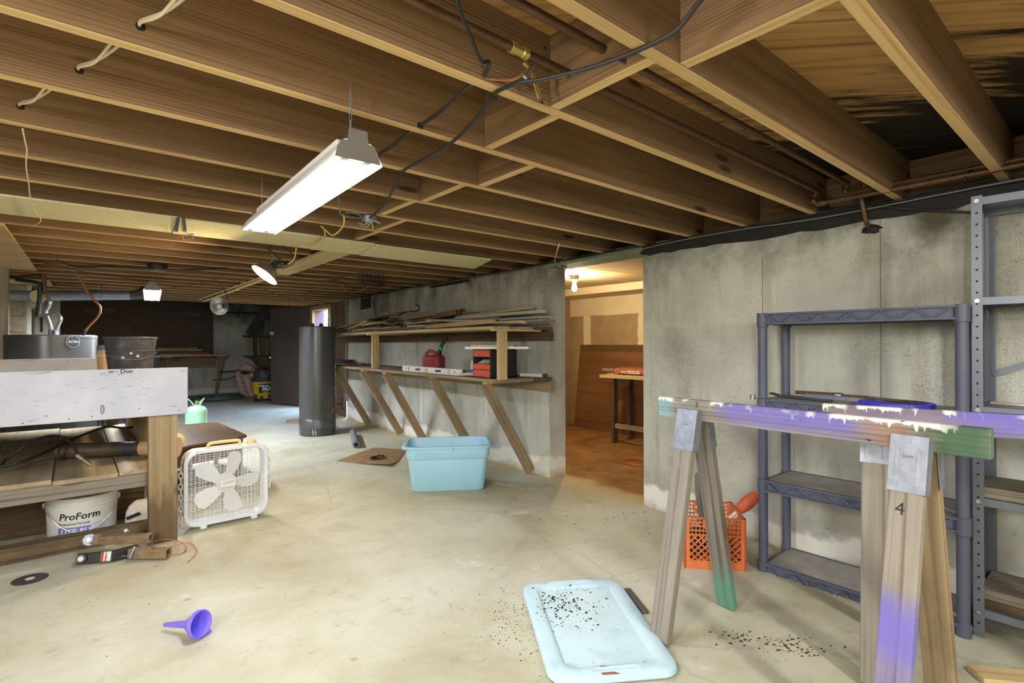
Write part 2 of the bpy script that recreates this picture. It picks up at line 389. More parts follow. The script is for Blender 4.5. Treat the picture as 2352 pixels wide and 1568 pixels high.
M['black_dusty'] = plain('dusty_black_plastic', C(66,64,68), .55, var=.25, scale=7, dirt=C(150,146,140), dirt_amt=.3)
M['shelf_grey'] = plain('charcoal_resin', C(84,88,106), .5, var=.07, scale=6)
M['shelf_dust'] = plain('dusty_resin_top', C(150,147,140), .8, var=.2, scale=9, dirt=C(166,158,144), dirt_amt=.5)
M['metal_grey'] = plain('grey_painted_steel', C(112,118,128), .38, .25, var=.06)
M['tank'] = plain('tank_enamel', C(84,84,83), .28, .35, var=.05, scale=4)
M['tank_tape'] = plain('foil_tape', C(104,104,104), .35, .7, var=.2, scale=30, bump=.4)
M['white'] = plain('white_plastic', C(232,230,224), .45, var=.03)
M['white_metal'] = plain('white_enamel', C(236,238,240), .35, var=.02)
M['cream'] = plain('cream_plastic', C(226,210,150), .45, var=.05)
M['paper'] = plain('paper_white', C(224,220,212), .8, var=.08, scale=20)
M['blue_label'] = plain('blue_print', C(110,124,196), .5, var=.05)
M['ink'] = plain('black_print', C(22,22,26), .6)
M['red_print'] = plain('red_print', C(190,64,48), .6)
M['grey_ink'] = plain('grey_print', C(120,124,140), .6)
M['tote'] = plain('light_blue_tote', C(166,214,234), .42, var=.04, scale=3, dirt=C(196,222,232), dirt_amt=.25)
M['tote_lid'] = plain('pale_blue_lid', C(190,220,230), .45, var=.03, scale=4, dirt=C(140,172,180), dirt_amt=.35)
M['crate'] = plain('orange_crate', C(214,118,64), .5, var=.1, scale=12)
M['orange'] = plain('orange_bulb', C(224,104,66), .45, var=.06)
M['funnel'] = plain('blue_violet_funnel', C(130,114,238), .4, var=.08, scale=12)
M['blue_lid'] = plain('royal_blue_lid', C(58,56,196), .45, var=.1, scale=12)
M['hose_white'] = plain('milky_hose', C(222,210,200), .4, var=.05)
M['red_can'] = plain('faded_red_plastic', C(146,44,44), .55, var=.12, scale=10, dirt=C(190,120,112), dirt_amt=.2)
M['green_ring'] = plain('green_ring', C(56,150,120), .5)
M['drawer_orange'] = plain('orange_drawer', C(206,82,40), .6, var=.12, scale=20, dirt=C(70,40,30), dirt_amt=.5)
M['cabinet_black'] = plain('scuffed_black_paint', C(38,38,40), .6, var=.2, scale=20, dirt=C(90,88,86), dirt_amt=.25)
M['mint'] = plain('mint_green_cylinder', C(138,188,148), .45, var=.06, scale=8, dirt=C(60,90,70), dirt_amt=.15)
M['yellow'] = plain('yellow_plastic', C(224,196,36), .45, var=.05)
M['pink_quilt'] = plain('pink_quilted_duct', C(206,176,164), .8, var=.12, scale=14)
M['quilt_line'] = plain('dark_stitch', C(84,56,52), .8)
M['hose_green'] = plain('dull_green_hose', C(78,108,92), .5, var=.25, scale=12)
M['cardboard'] = plain('cardboard', C(146,116,78), .9, var=.2, scale=8, dirt=C(90,70,46), dirt_amt=.5)
M['foam_grey'] = plain('grey_pipe_foam', C(118,120,128), .85, var=.08)
M['cable_black'] = plain('black_cable', C(34,31,29), .55, var=.15)
M['cable_white'] = plain('white_cable', C(206,192,160), .55, var=.1)
M['cable_yellow'] = plain('yellow_cable', C(206,184,96), .55, var=.1)
M['cable_grey'] = plain('grey_cable', C(118,112,104), .55, var=.1)
M['orange_wire'] = plain('orange_wire', C(200,104,56), .5)
M['dirt'] = plain('dark_dirt', C(30,25,20), .95, var=.4, scale=60)
M['leaf'] = plain('dry_leaves', C(74,58,42), .95, var=.3, scale=40)
M['tan'] = plain('tan_plastic', C(216,180,140), .5, var=.05)
M['slate_lid'] = plain('slate_blue_lid', C(112,120,150), .5, var=.05)
M['teal'] = plain('teal_plastic', C(52,120,132), .5, var=.08)
M['bag_red'] = plain('red_brown_bag', C(150,84,66), .6, var=.12, scale=10)
M['tube_on'] = emit('lit_tube', C(236,242,255), TUBE_E)
M['tube_far'] = emit('lit_tube_far', C(236,242,255), TUBE2_E)
M['bulb_on'] = emit('lit_bulb', C(255,224,172), BULB_E)
M['bulb_side'] = emit('lit_side_bulb', C(255,226,178), SIDE_E)
M['lamp_alu'] = plain('spun_aluminium', C(206,206,204), .3, .9, var=.04)
M['bulb_off'] = plain('frosted_bulb', C(226,224,216), .35)
M['ground'] = plain('outside_ground', C(120,124,90), .95, var=.3, scale=2)
M['foliage'] = plain('green_foliage', C(84,122,80), .7, var=.4, scale=3)

# scuffed white-painted strand board
k = NM('white_strand_board', .55); base = k.ramp(k.noise(k.pos(), 4, 5), [(.3, C(186,187,198)), (.7, C(204,205,214))])
for a, sc, th in ((.5, 26, .66), (-.7, 34, .66), (1.9, 50, .665), (.1, 40, .665)):
    mp = k.n('ShaderNodeMapping'); k.l(k.pos(rand=False), mp.inputs[0]); mp.inputs['Rotation'].default_value = (0, a, 0); mp.inputs['Scale'].default_value = (.18, 1, 1)
    nz = k.ramp(k.noise(mp.outputs[0], sc, 3, .6, .6), [(th, 0.), (th + .03, 1.)]); base = k.mix(k.math('MULTIPLY', nz, .5), base, C(120,118,126))
base = k.mix(k.math('MULTIPLY', k.ramp(k.noise(k.pos((1,1,.4)), 3.1, 4), [(.66, 0.), (.72, 1.)]), .3), base, C(190,180,130))
k.col(base); M['white_board'] = k.m

# sawhorse paint: grey pine with violet overspray, white drips along the top edge, green and cyan ends (local x along the beam)
VIO = C(112,102,188)
def paint_wood(name, spans, drips=True, seed=0.0):
    k, c = wood(name, C(156,148,136), C(92,84,74), 20, .04, .75, .5, .1)
    p = k.pos(rand=False); x, y, z = k.sep(p); nz = k.noise(k.pos((5, 5, 5), rand=False), 1.3, 5, .65)
    zm = k.rng(k.math('ADD', z, k.math('MULTIPLY', k.math('SUBTRACT', k.noise(k.pos((3, 3, 9), rand=False), 1.6, 5, .7), .5), .13)), -.055, .01) if drips else None
    for x0, x1, colr, amt in spans:
        xx = k.math('ADD', x, k.math('MULTIPLY', k.math('SUBTRACT', nz, .5), .16))
        mk = k.math('MULTIPLY', k.rng(xx, x0 - .04, x0 + .05), k.math('SUBTRACT', 1., k.rng(xx, x1 - .05, x1 + .04)))
        if zm is not None and colr is VIO: mk = k.math('MULTIPLY', mk, zm)
        c = k.mix(k.math('MULTIPLY', mk, amt), c, colr)
    if drips:
        dn = k.ramp(k.noise(k.pos((34, 1, .15), rand=False), 1.6 + seed, 1), [(.55, 0.), (.72, 1.)]); d2 = k.noise(k.pos((9, 4, 3), rand=False), 2.1, 5, .7); zz = k.math('ADD', z, k.math('ADD', k.math('MULTIPLY', dn, .03), k.math('MULTIPLY', k.math('SUBTRACT', d2, .5), .05)))
        gate = k.ramp(k.noise(k.pos((3.2, 1, 1), rand=False), 1.3 + seed, 3), [(.47, 0.), (.52, 1.)])
        c = k.mix(k.math('MULTIPLY', k.rng(zz, .030, .034), gate), c, C(232,230,226))
        dk = k.ramp(k.noise(p, 22 + seed, 2), [(.73, 0.), (.75, 1.)]); c = k.mix(k.math('MULTIPLY', dk, .8), c, C(48,46,52))
    k.col(c); return k.m
M['beam_a'] = paint_wood('sawhorse_beam_a', [(-.60,-.54,C(120,190,204),.75), (-.28,.27,VIO,.72), (.44,.62,C(52,92,66),.85), (.30,.38,C(190,120,90),.35)])
M['beam_b'] = paint_wood('sawhorse_beam_b', [(-.52,-.22,C(140,122,172),.4), (-.2,.62,VIO,.85)], True, .7)
M['leg_plain'] = paint_wood('sawhorse_leg', [], False)
M['leg_violet'] = paint_wood('sawhorse_leg_violet', [(.0,.20,VIO,.82), (.20,.40,VIO,.35)], False)
M['leg_green'] = paint_wood('sawhorse_leg_green', [(.30,.6,C(84,150,128),.7)], False)
# ================================================================== the room
rnd = random.Random(7)
JZ = 1.995
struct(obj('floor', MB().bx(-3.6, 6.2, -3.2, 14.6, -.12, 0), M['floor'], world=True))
struct(obj('ground', MB().bx(6.3, 30, -10, 34, -.16, -.04).bx(3.8, 6.3, 9.0, 34, -.16, -.04), M['ground'], world=True))

# --- right wall with its doorway; everything that is cast concrete
def wprism(y0, y1, z0, z1, th=.21, off=0.0):
    return [(wallx(y0)-off, y0), (wallx(y0)+th, y0), (wallx(y1)+th, y1), (wallx(y1)-off, y1)], z0, z1
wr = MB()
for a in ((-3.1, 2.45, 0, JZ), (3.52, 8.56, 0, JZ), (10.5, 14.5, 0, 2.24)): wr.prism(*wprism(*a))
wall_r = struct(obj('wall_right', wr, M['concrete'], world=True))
for px_, y0, y1 in ((1752, 590, 800), (2024, 480, 1300), (957, 660, 900), (1000, 660, 720), (1131, 640, 720)):
    p = onwall(px_, (y0+y1)/2); za = onwall(px_, y0).z; zb = max(.02, onwall(px_, y1).z)
    obj('form_seam', MB().bar((p.x, p.y, za), (p.x, p.y, zb), (.007 if px_ == 2024 else .0035), .003, (0,1,0)), M['cable_grey'], wall_r, world=True)
struct(obj('wall_back', MB().bx(-3.6, 3.72, 14.35, 14.6, 0, 2.24), M['concrete'], world=True))
struct(obj('wall_left', MB().bx(-3.6, -3.4, -3.2, 14.6, 0, 2.24), M['concrete'], world=True))
struct(obj('wall_front', MB().bx(-3.6, 3.6, -3.2, -3.0, 0, 2.24), M['concrete'], world=True))
# tar band brushed along the top of the near wall, a dab further on
loop = []
N = 60
for i in range(N + 1):
    y = 2.47 - i * (5.4 / N); loop.append((y, 1.918 + rnd.uniform(-.008, .008) + (.018 if i == 0 else 0) - (.012 if 8 < i < 22 else 0)))
mb = MB(); vs = []; fs = []
for y, z in loop: vs += [(wallx(y)-.004, y, z), (wallx(y)-.004, y, 1.997), (wallx(y)+.02, y, z), (wallx(y)+.02, y, 1.997)]
for i in range(N): a = 4*i; b = a+4; fs += [(a, b, b+1, a+1), (a+2, a, b, b+2)[::1] if False else (a, a+2, b+2, b)]
mb.add(vs, fs); struct(obj('trim_1', mb, M['tar'], world=True))
pts = [onwall(*q, .003) for q in ((985,652),(1010,650),(1040,645),(1075,640),(1078,646),(1050,652),(1012,658),(990,662))]
mb = MB(); mb.rings([[p for p in pts], [p + V((.02, 0, 0)) for p in pts]]); struct(obj('trim_2', mb, M['tar'], world=True))
# header plate over the side-room doorway and the plank lying on it
struct(obj('trim_3', MB().prism(*wprism(2.45, 3.60, 1.955, JZ, .23, .012)), M['sill_green'], world=True))

# --- far doorway to the daylight: brown board panel, jambs, head, the opened door
pan = bpy.data.objects.new('wall_right_panel', None); COL.objects.link(pan); struct(pan)
for i in range(3):
    y0, y1 = 8.70 + i*.235, 8.70 + i*.235 + .232
    board('panel_board', (wallx(y0)+.03, (y0+y1)/2, 0), (wallx(y0)+.03, (y0+y1)/2, JZ), .232, .022, M['dark_wood'], pan, (1,0,0))
obj('corner_stud', MB().bx(3.66, 3.75, 8.56, 8.70, 0, JZ), M['black'], pan, world=True)
obj('conduit', MB().cyl((3.55, 8.63, .3), (3.55, 8.63, JZ), .016, n=10), M['cable_grey'], pan, sm=True, world=True)
d1 = bpy.data.objects.new('door_1', None); COL.objects.link(d1); d1.location = (3.62, 10.48, 0); struct(d1)
obj('jamb', MB().bx(3.56, 3.78, 9.42, 9.48, 0, 1.96), M['oldpine'], d1, world=True)
obj('jamb', MB().bx(3.60, 3.655, 10.42, 10.50, 0, 1.96), M['oldpine'], d1, world=True)
obj('head_jamb', MB().bx(3.57, 3.80, 9.42, 10.50, 1.90, 1.97), M['oldpine'], d1, world=True)
obj('header', MB().bx(3.56, 3.80, 9.40, 10.56, 1.97, 2.24), M['dark_wood'], d1, world=True)
lf = obj('leaf', MB().bar((3.595, 10.53, 1.0), (3.175, 11.62, 1.0), .045, 1.97, (0,0,1)), M['door_brown'], d1, world=True, bev=.004)
obj('knob', MB().ball((3.13, 11.55, .97), .032), M['steel'], lf, sm=True, world=True)
obj('latch', MB().bx(3.12, 3.20, 11.52, 11.60, 1.44, 1.50).cyl((3.14, 11.54, 1.47), (3.12, 11.50, 1.44), .012), M['galv'], lf, world=True)
struct(obj('wall_exterior', MB().bx(3.66, 3.84, 10.44, 10.56, 0, 2.3), M['purple_siding'], world=True))
# --- greenery outside the far door
for (x, y, r, h, lab) in ((6.0, 16.4, 1.2, 2.4, 'green leafy bush seen through the far doorway beside the mauve siding'), (8.9, 20.6, 1.9, 4.2, 'taller green tree behind the bush outside the far doorway')):
    t = thing('garden_bush', lab, 'bush', (x, y, -.04))
    obj('stem', MB().cyl((x, y, -.04), (x, y, h*.6), .05, .03, 8), M['dark_wood'], t, world=True)
    mb = MB()
    for _ in range(900):
        a, b = rnd.uniform(0, 2*PI), rnd.uniform(-1, 1); q = rnd.random()**.4 * r
        c = V((x + q*math.cos(a)*math.sqrt(1-b*b), y + q*math.sin(a)*math.sqrt(1-b*b), h*.55 + q*b*h*.5/r))
        u = V((rnd.uniform(-1,1), rnd.uniform(-1,1), rnd.uniform(-1,1))).normalized(); w2 = u.orthogonal().normalized(); s2 = rnd.uniform(.06, .13)
        mb.add([c - u*s2, c + w2*s2*.5, c + u*s2, c - w2*s2*.5], [(0,1,2,3)])
    stuff(obj('leaves', mb, M['foliage'], t, world=True))

# --- ceiling: joists on the wall heads, solid blocking, diagonal subfloor boards
ceil = bpy.data.objects.new('ceiling', None); COL.objects.link(ceil); ceil.location = (0, 5, JZ); struct(ceil)
def JY(k): return .382 + .4067*k
for k in range(-8, 26):
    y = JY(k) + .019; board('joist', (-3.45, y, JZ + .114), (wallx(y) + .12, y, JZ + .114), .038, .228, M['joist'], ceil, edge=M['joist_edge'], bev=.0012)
def block(k, px_, py_):
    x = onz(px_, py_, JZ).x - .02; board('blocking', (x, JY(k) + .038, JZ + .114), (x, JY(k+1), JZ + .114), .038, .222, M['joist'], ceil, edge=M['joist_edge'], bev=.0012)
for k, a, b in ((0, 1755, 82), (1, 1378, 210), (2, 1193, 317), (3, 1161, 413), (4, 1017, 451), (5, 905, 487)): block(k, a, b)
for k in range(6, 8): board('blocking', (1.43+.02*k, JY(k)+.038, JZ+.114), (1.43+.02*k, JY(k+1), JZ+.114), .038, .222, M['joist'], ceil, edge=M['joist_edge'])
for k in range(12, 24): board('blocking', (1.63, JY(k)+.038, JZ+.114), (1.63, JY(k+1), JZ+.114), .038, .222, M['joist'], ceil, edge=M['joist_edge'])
board('rim_joist', (wallx(-3)+.15, -3, JZ+.114), (wallx(2.3)+.15, 2.3, JZ+.114), .038, .228, M['joist'], ceil)
board('rim_joist', (wallx(2.3)+.36, 2.3, JZ+.15), (wallx(3.7)+.36, 3.7, JZ+.15), .038, .20, M['joist'], ceil)
board('sill_plate', (wallx(2.0)+.27, 2.0, JZ+.035), (wallx(4.2)+.27, 4.2, JZ+.035), .038, .07, M['sill_green'], ceil)
board('rim_joist', (wallx(3.5)+.15, 3.5, JZ+.114), (wallx(10.6)+.15, 10.6, JZ+.114), .038, .228, M['joist'], ceil)
n = 0
for i in range(-14, 14):
    c = 2.497 + .277*i + .1385
    pts = []
    x0, x1, y0, y1 = -1.0, 3.75, -1.0, 4.0
    xa = max(x0, c - y1); xb = min(x1, c - y0)
    if xb - xa < .15: continue
    board('subfloor_board', (xa, c - xa, 2.2325), (xb, c - xb, 2.2325), .192, .019, M['subfloor'], ceil, bev=.002)
obj('floor_deck', MB().bx(-3.6, 3.95, -3.2, 14.6, 2.243, 2.28).bx(3.95, 6.1, .1, 5.9, 2.243, 2.28), M['subfloor'], ceil, world=True)

# --- side room behind the concrete wall
struct(obj('wall_side_back', MB().bx(5.95, 6.1, .3, 5.9, 0, 2.24), M['drywall'], world=True))
ws = bpy.data.objects['wall_side_back']
for y0, y1, z0, z1 in ((1.5, 5.7, 1.66, 1.92), (4.28, 4.42, .05, 1.66), (5.28, 5.42, .05, 1.66), (3.2, 3.32, .05, 1.66)):
    mb = MB(); m2 = 18; vs = []
    hz = (y1 - y0) > (z1 - z0)
    for i in range(m2 + 1):
        t = i/m2; j0, j1 = rnd.uniform(-.008, .008), rnd.uniform(-.012, .012)
        if hz: vs += [(5.946, y0+(y1-y0)*t, z0+j0), (5.946, y0+(y1-y0)*t, z1)]
        else: vs += [(5.946, y0+j0, z0+(z1-z0)*t), (5.946, y1+j1, z0+(z1-z0)*t)]
    mb.add(vs, [(2*i, 2*i+1, 2*i+3, 2*i+2) for i in range(m2)]); mb.add([(x+.004, y, z) for x, y, z in vs], [(2*i, 2*i+2, 2*i+3, 2*i+1) for i in range(m2)])
    obj('joint_tape', mb, M['mud'], ws, world=True)
struct(obj('wall_side_left', MB().bx(3.62, 6.0, 5.72, 5.9, 0, 2.24), M['drywall'], world=True))
wl = bpy.data.objects['wall_side_left']
obj('joint_tape', MB().bx(5.44, 5.60, 5.714, 5.724, .02, 1.62), M['mud'], wl, world=True)
obj('access_panel', MB().bx(5.1, 5.72, 5.70, 5.724, 1.60, 1.78), M['redply'], wl, world=True, bev=.003)
struct(obj('wall_side_right', MB().bx(3.55, 6.0, .1, .3, 0, 2.24), M['drywall'], world=True))
cs = bpy.data.objects.new('ceiling_side', None); COL.objects.link(cs); cs.location = (4.6, 3, 2.03); struct(cs)
for y0, y1 in ((.3, 1.5), (1.512, 2.705), (2.717, 3.66), (3.672, 5.72)):
    obj('ceiling_panel', MB().bx(3.52, 5.6, y0, y1, 2.03, 2.045), M['pale_ply'], cs, world=True, bev=.003)
struct(obj('trim_4', MB().bx(5.5, 5.95, .3, 5.72, 1.93, 2.24), M['mud'], world=True, bev=.012))

# --- back left: cinder block pier, white post, concrete pier with a slot
pier = bpy.data.objects.new('wall_pier', None); COL.objects.link(pier); pier.location = (-.8, 8.85, 0); struct(pier)
obj('mortar_core', MB().bx(-1.60, -.452, 8.765, 8.93, 0, JZ), M['mortar'], pier, world=True)
for r in range(10):
    o_ = -.2 if r % 2 else 0
    for c in range(4):
        x1 = -.445 + o_ - .40*(c-1) if r % 2 else -.445 - .40*c
        x0 = x1 - .39; x1 = min(x1, -.445)
        if x1 - x0 < .05 or x0 < -1.75: continue
        obj('block', MB().bx(x0, x1, 8.75, 8.95, r*.2 + .005, r*.2 + .195), M['cmu'], pier, world=True, bev=.006)
struct(obj('wall_pier_end', MB().bx(-.40, -.14, 9.6, 9.9, 0, 2.24), M['concrete'], world=True))
obj('slot', MB().bx(-.34, -.315, 9.592, 9.605, 1.42, 1.62), M['ink'], bpy.data.objects['wall_pier_end'], world=True)
# ================================================================== lights the room has
def shop_light(p, q, lab, grp, lit='tube_on'):
    """Two-tube fluorescent shop light hanging from chains, open reflector down; p is its near end."""
    p, q = V(p), V(q); d = q - p; L = d.length
    t = thing('shop_light', lab, 'light', p, math.atan2(d.y, d.x), grp)
    prof = [(-.078,-.004),(-.074,.006),(-.045,.052),(-.038,.056),(.038,.056),(.045,.052),(.074,.006),(.078,-.004)]
    mb = MB(); inn = [(y*.975, z-.003) for y, z in prof]
    mb.rings([[(x, y, z) for y, z in prof + inn[::-1]] for x in (0, L)]); obj('reflector', mb, M['white_metal'], t)
    obj('ballast_cover', MB().bx(.1, L-.1, -.03, .03, .054, .088), M['white_metal'], t, bev=.004)
    for x, e in ((-.002, 0), (L-.002, 1)):
        pl = [(-.07,-.002),(.07,-.002),(.062,.03),(.05,.05),(.032,.052),(.028,.09),(-.028,.09),(-.032,.052),(-.05,.05),(-.062,.03)]
        mb = MB(); mb.rings([[(x, y, z) for y, z in pl], [(x+.004, y, z) for y, z in pl]]); obj('end_plate', mb, M['rust'] if False else M['cable_grey'], t)
    for s in (-1, 1):
        obj('tube', MB().cyl((.03, s*.034, .022), (L-.03, s*.034, .022), .0165, n=16), M[lit], t, sm=True)
        for x in (.02, L-.02): obj('lamp_holder', MB().bx(x-.012, x+.012, s*.034-.012, s*.034+.012, .0, .052), M['white'], t, bev=.003)
    obj('socket_cover', MB().bx(L-.14, L-.06, -.016, .016, .03, .056), M['cable_grey'], t)
    for x in (.06, L-.08):
        mb = MB(); n = 7
        for i in range(n):
            z = .09 + i*(JZ + .06 - p.z - .09)/n; h = (JZ + .06 - p.z - .09)/n
            lp = [((math.sin(a)*.004 if i % 2 else 0) + x, (0 if i % 2 else math.sin(a)*.004), z + h/2 - math.cos(a)*h*.62) for a in [2*PI*j/8 for j in range(8)]]
            mb.tube(lp, .0011, 5, closed=True)
        obj('chain', mb, M['galv'], t)
    return t
shop_light((.655, 1.50, 1.80), (.695, 2.765, 1.80), 'lit fluorescent shop light hanging nearest, over the open floor', 'fluorescent shop lights')
shop_light((.62, 6.44, 1.80), (.76, 7.94, 1.82), 'lit fluorescent shop light far off, beside the end of the round metal duct', 'fluorescent shop lights', 'tube_far')

def clamp_lamp(c, ax, lab, on_, hang):
    ax = V(ax).normalized(); t = thing('clamp_lamp', lab, 'lamp', c, 0, 'clamp work lamps')
    q = V((0,0,1)).rotation_difference(ax).to_matrix().to_4x4()   # +z of the bowl is its opening
    R = .105
    prof = [(.022,-.085),(.034,-.082),(.058,-.066),(.082,-.038),(.098,-.008),(R,.0),(R+.003,-.004),(.100,-.012),(.083,-.043),(.058,-.071),(.034,-.087),(.022,-.089)]
    obj('reflector', MB().lathe(prof, 32).xf(q), M['lamp_alu'], t, sm=True)
    obj('socket', MB().lathe([(.0,-.15),(.02,-.15),(.022,-.09),(.022,-.07),(.0,-.07)], 16).xf(q), M['black'], t, sm=True)
    obj('bulb', MB().lathe([(.004,-.07),(.014,-.068),(.016,-.05),(.028,-.03),(.030,-.016),(.024,.0),(.012,.010),(.002,.013)], 20, cap0=True, cap1=True).xf(q), M['bulb_on'] if on_ else M['bulb_off'], t, sm=True)
    obj('clamp', MB().bar((0,.02,-.12),(.05,.06,-.15),.018,.006).bar((0,-.01,-.12),(.06,.02,-.17),.018,.006).cyl((-.01,.03,-.13),(.03,.03,-.13),.008).xf(q), M['galv'], t)
    e = q @ V((0,0,-.15)); h = V(hang) - V(c)
    obj('cord', MB().tube(smooth_pts([e, e + V((.03,.02,.03)), (e+h)/2 + V((.05,0,-.03)), h]), .004, 6), M['cable_black'], t, sm=True)
    return t
L1 = deep(607, 632, 3.95)
clamp_lamp(L1, (-.62, -.02, -.78), 'lit clamp lamp hanging tilted below the wide board under the joists', True, L1 + V((.05, .1, JZ - L1.z)))
L2 = deep(503, 703, 6.4)
clamp_lamp(L2, (-.52, -.78, -.12), 'unlit round clamp lamp hanging on a wire in front of the far dark wall', False, L2 + V((.03, .05, JZ - L2.z)))
# bare bulb of the side room
B = V((4.42, 4.17, 2.03))
t = thing('ceiling_bulb', 'lit bare bulb in a white holder on the side-room ceiling', 'light', B)
obj('canopy', MB().lathe([(.0,0),(.075,0),(.075,-.006),(.045,-.012),(.0,-.012)], 24), M['white'], t, sm=True)
obj('holder', MB().lathe([(.0,-.01),(.05,-.012),(.054,-.055),(.03,-.062),(.024,-.09),(.0,-.09)], 24), M['white'], t, sm=True)
obj('bulb', MB().lathe([(.012,-.088),(.014,-.1),(.028,-.13),(.031,-.15),(.024,-.172),(.010,-.182),(.001,-.184)], 20, cap0=True, cap1=True), M['bulb_side'], t, sm=True)
# ================================================================== near right: sawhorses
def leg(parent, top, foot, m, name='leg', up=(1,0,0)):
    return board(name, top, foot, .089, .038, m, parent, up, bev=.003)
def sawhorse(name, lab, p0, p1, mats, marks):
    """Beam from p0 to p1 (top centre line); legs splay sideways under folded steel brackets, 0.17 m in from each end."""
    p0, p1 = V(p0), V(p1); c = (p0+p1)/2; d = (p1-p0).normalized(); s = V((d.y, -d.x, 0)); L = (p1-p0).length; s = -s if s.x > 0 else s
    t = thing(name, lab, 'sawhorse', (c.x, c.y, 0), 0, 'wooden sawhorses with steel brackets')
    bm = board('beam', p0 - V((0,0,.0445)), p1 - V((0,0,.0445)), .038, .089, mats['beam'], t, bev=.003)
    for e, i in ((p0 + d*.185, 0), (p1 - d*.185, 1)):
        for sg in (1, -1):
            top = e + s*(sg*.036) + V((0,0,-.055)); foot = V((e.x, e.y, 0)) + s*(sg*.245)
            n = (foot - top).normalized(); out = (s*sg - n*n.dot(s*sg)).normalized()
            foot = foot - V((0,0,.0)); foot.z = .012 if False else .008
            lg = board('leg', top, foot, .089, .038, mats[(i, sg)], t, out, bev=.003)
            # steel bracket: face plate with ribs, slot and screw; side flanges
            b0 = top + n*-.012 + out*.0205; b1 = top + n*.165 + out*.0205
            mb = MB().bar(b0, b1, .101, .0022, out)
            for q in (-.028, .028): mb.bar(b0 + n*.045 + d*q, b1 - n*.02 + d*q, .012, .006, out)
            for q in (-.0495, .0495): mb.bar(b0 + d*q - out*.022, b1 + d*q - out*.022, .0022, .046, out)
            bk = obj('bracket', mb, M['galv'], t, world=True, bev=.001)
            obj('screw', MB().cyl(b0 + n*.018, b0 + n*.018 + out*.004, .0065, n=10), M['steel'], bk, world=True, sm=True)
            obj('slot', MB().bar(b0 + n*.066 - d*.014 + out*.002, b0 + n*.066 + d*.014 + out*.002, .006, .002, out), M['cable_grey'], bk, world=True)
            bs = b0 - out*.02
            for q in (-.051, .051):
                for h in (.04, .1, .15): pass
    for (fr, txt, size, mm) in marks(t, p0, p1, d, s): obj('lettering', text_mb(txt, size, .0004, bold=.0).xf(fr), mm, t, world=True)
    return t
pA0, pA1 = V((2.140, 1.461, .9967)), V((2.057, .279, .9967))
def marksA(t, p0, p1, d, s):
    o = s*.0200
    yield frame(p0 + d*.20 + o + V((0,0,-.030)), d, (0,0,1)), '3', .034, M['ink']
    top = p0 + d*.185 + s*.036 + V((0,0,-.055)); foot = V(((p0+d*.185).x, (p0+d*.185).y, 0)) + s*.245; n = (foot-top).normalized(); out = (s - n*n.dot(s)).normalized()
    yield frame(top + n*.245 + out*.0195 - d*.02, d, -n), '3', .05, M['grey_ink']
    e = p1 - d*.185; top = e + s*.036 + V((0,0,-.055)); foot = V((e.x, e.y, 0)) + s*.245; n = (foot-top).normalized(); out = (s - n*n.dot(s)).normalized()
    yield frame(top + n*.235 + out*.0195 - d*.025, d, -n), '4', .055, M['ink']
tA = sawhorse('sawhorse', 'weathered wooden sawhorse with violet paint and a green end, standing in front of the other', pA0, pA1,
    {'beam': M['beam_a'], (0,1): M['leg_plain'], (0,-1): M['leg_green'], (1,1): M['leg_violet'], (1,-1): M['oldpine']}, marksA)
pB0, pB1 = V((2.425, .862, .994)), V((2.64, -.02, .994)); 
sawhorse('sawhorse', 'second wooden sawhorse, mostly behind the green-ended one and beside the grey metal shelf', pB0, pB1 + (pB1-pB0)*.32,
    {'beam': M['beam_b'], (0,1): M['leg_plain'], (0,-1): M['grey_wood'], (1,1): M['grey_wood'], (1,-1): M['grey_wood']}, lambda *a: ())

# ------------------------------------------------------------------ charcoal resin shelf unit against the wall
t = thing('resin_shelf_unit', 'charcoal resin shelf unit with dusty shelves against the concrete wall', 'shelf', (3.07, .9, 0))
XF, XB, YL, YR = 2.912, 3.205, 1.335, .490
LV = (.050, .502, .943, 1.410)
for x in (XF, XB):
    for y in (YL, YR):
        obj('post', MB().cyl((x, y, 0), (x, y, LV[3]-.004), .0235, n=20), M['shelf_grey'], t, sm=True, world=True)
for z in LV:
    top = z; x0, x1, y0, y1 = XF-.018, XB+.018, YR+.01, YL-.01; h = .062
    mb = MB().bx(x0+.012, x1-.012, y0, y1, top-.014, top-.004)                       # deck
    for yy in (y0, y1): mb.bx(x0+.02, x1-.02, yy-.006, yy+.006, top-h, top)
    for x in (x0, x1):
        mb.bx(x-.006, x+.006, y0, y1, top-.010, top).bx(x-.006, x+.006, y0, y1, top-h, top-h+.008)
        sx = 1 if x == x0 else -1
        mb.bx(x+sx*.010-.002, x+sx*.010+.002, y0, y1, top-h, top)
        n = 12
        for i in range(n):
            a, b = y0 + .02 + (y1-y0-.04)*i/n, y0 + .02 + (y1-y0-.04)*(i+1)/n
            za, zb = (top-h+.006, top-.008) if i % 2 else (top-.008, top-h+.006)
            mb.bar((x - sx*.001, a, za), (x - sx*.001, b, zb), .004, .012, (1,0,0))
    sh = obj('shelf', mb, M['shelf_grey'], t, world=True)
    obj('shelf_top', MB().bx(x0+.012, x1-.012, y0+.006, y1-.006, top-.005, top-.002), M['shelf_dust'], sh, world=True)
    for y in (y0+.2, y0+.42, y0+.6): obj('rib_boss', MB().cyl((x0-.004, y, top-h*.55), (x0+.012, y, top-h*.55), .008, n=8), M['shelf_grey'], sh, world=True, sm=True)
    for x in (XF, XB):
        for y in (YL, YR):
            obj('collar', MB().lathe([(.0245,-.075),(.029,-.072),(.029,.0),(.0245,.004)] if z < 1.4 else [(.0245,-.075),(.029,-.072),(.029,.002),(.0,.004)], 20, (x, y, top)), M['shelf_grey'], sh, sm=True, world=True)
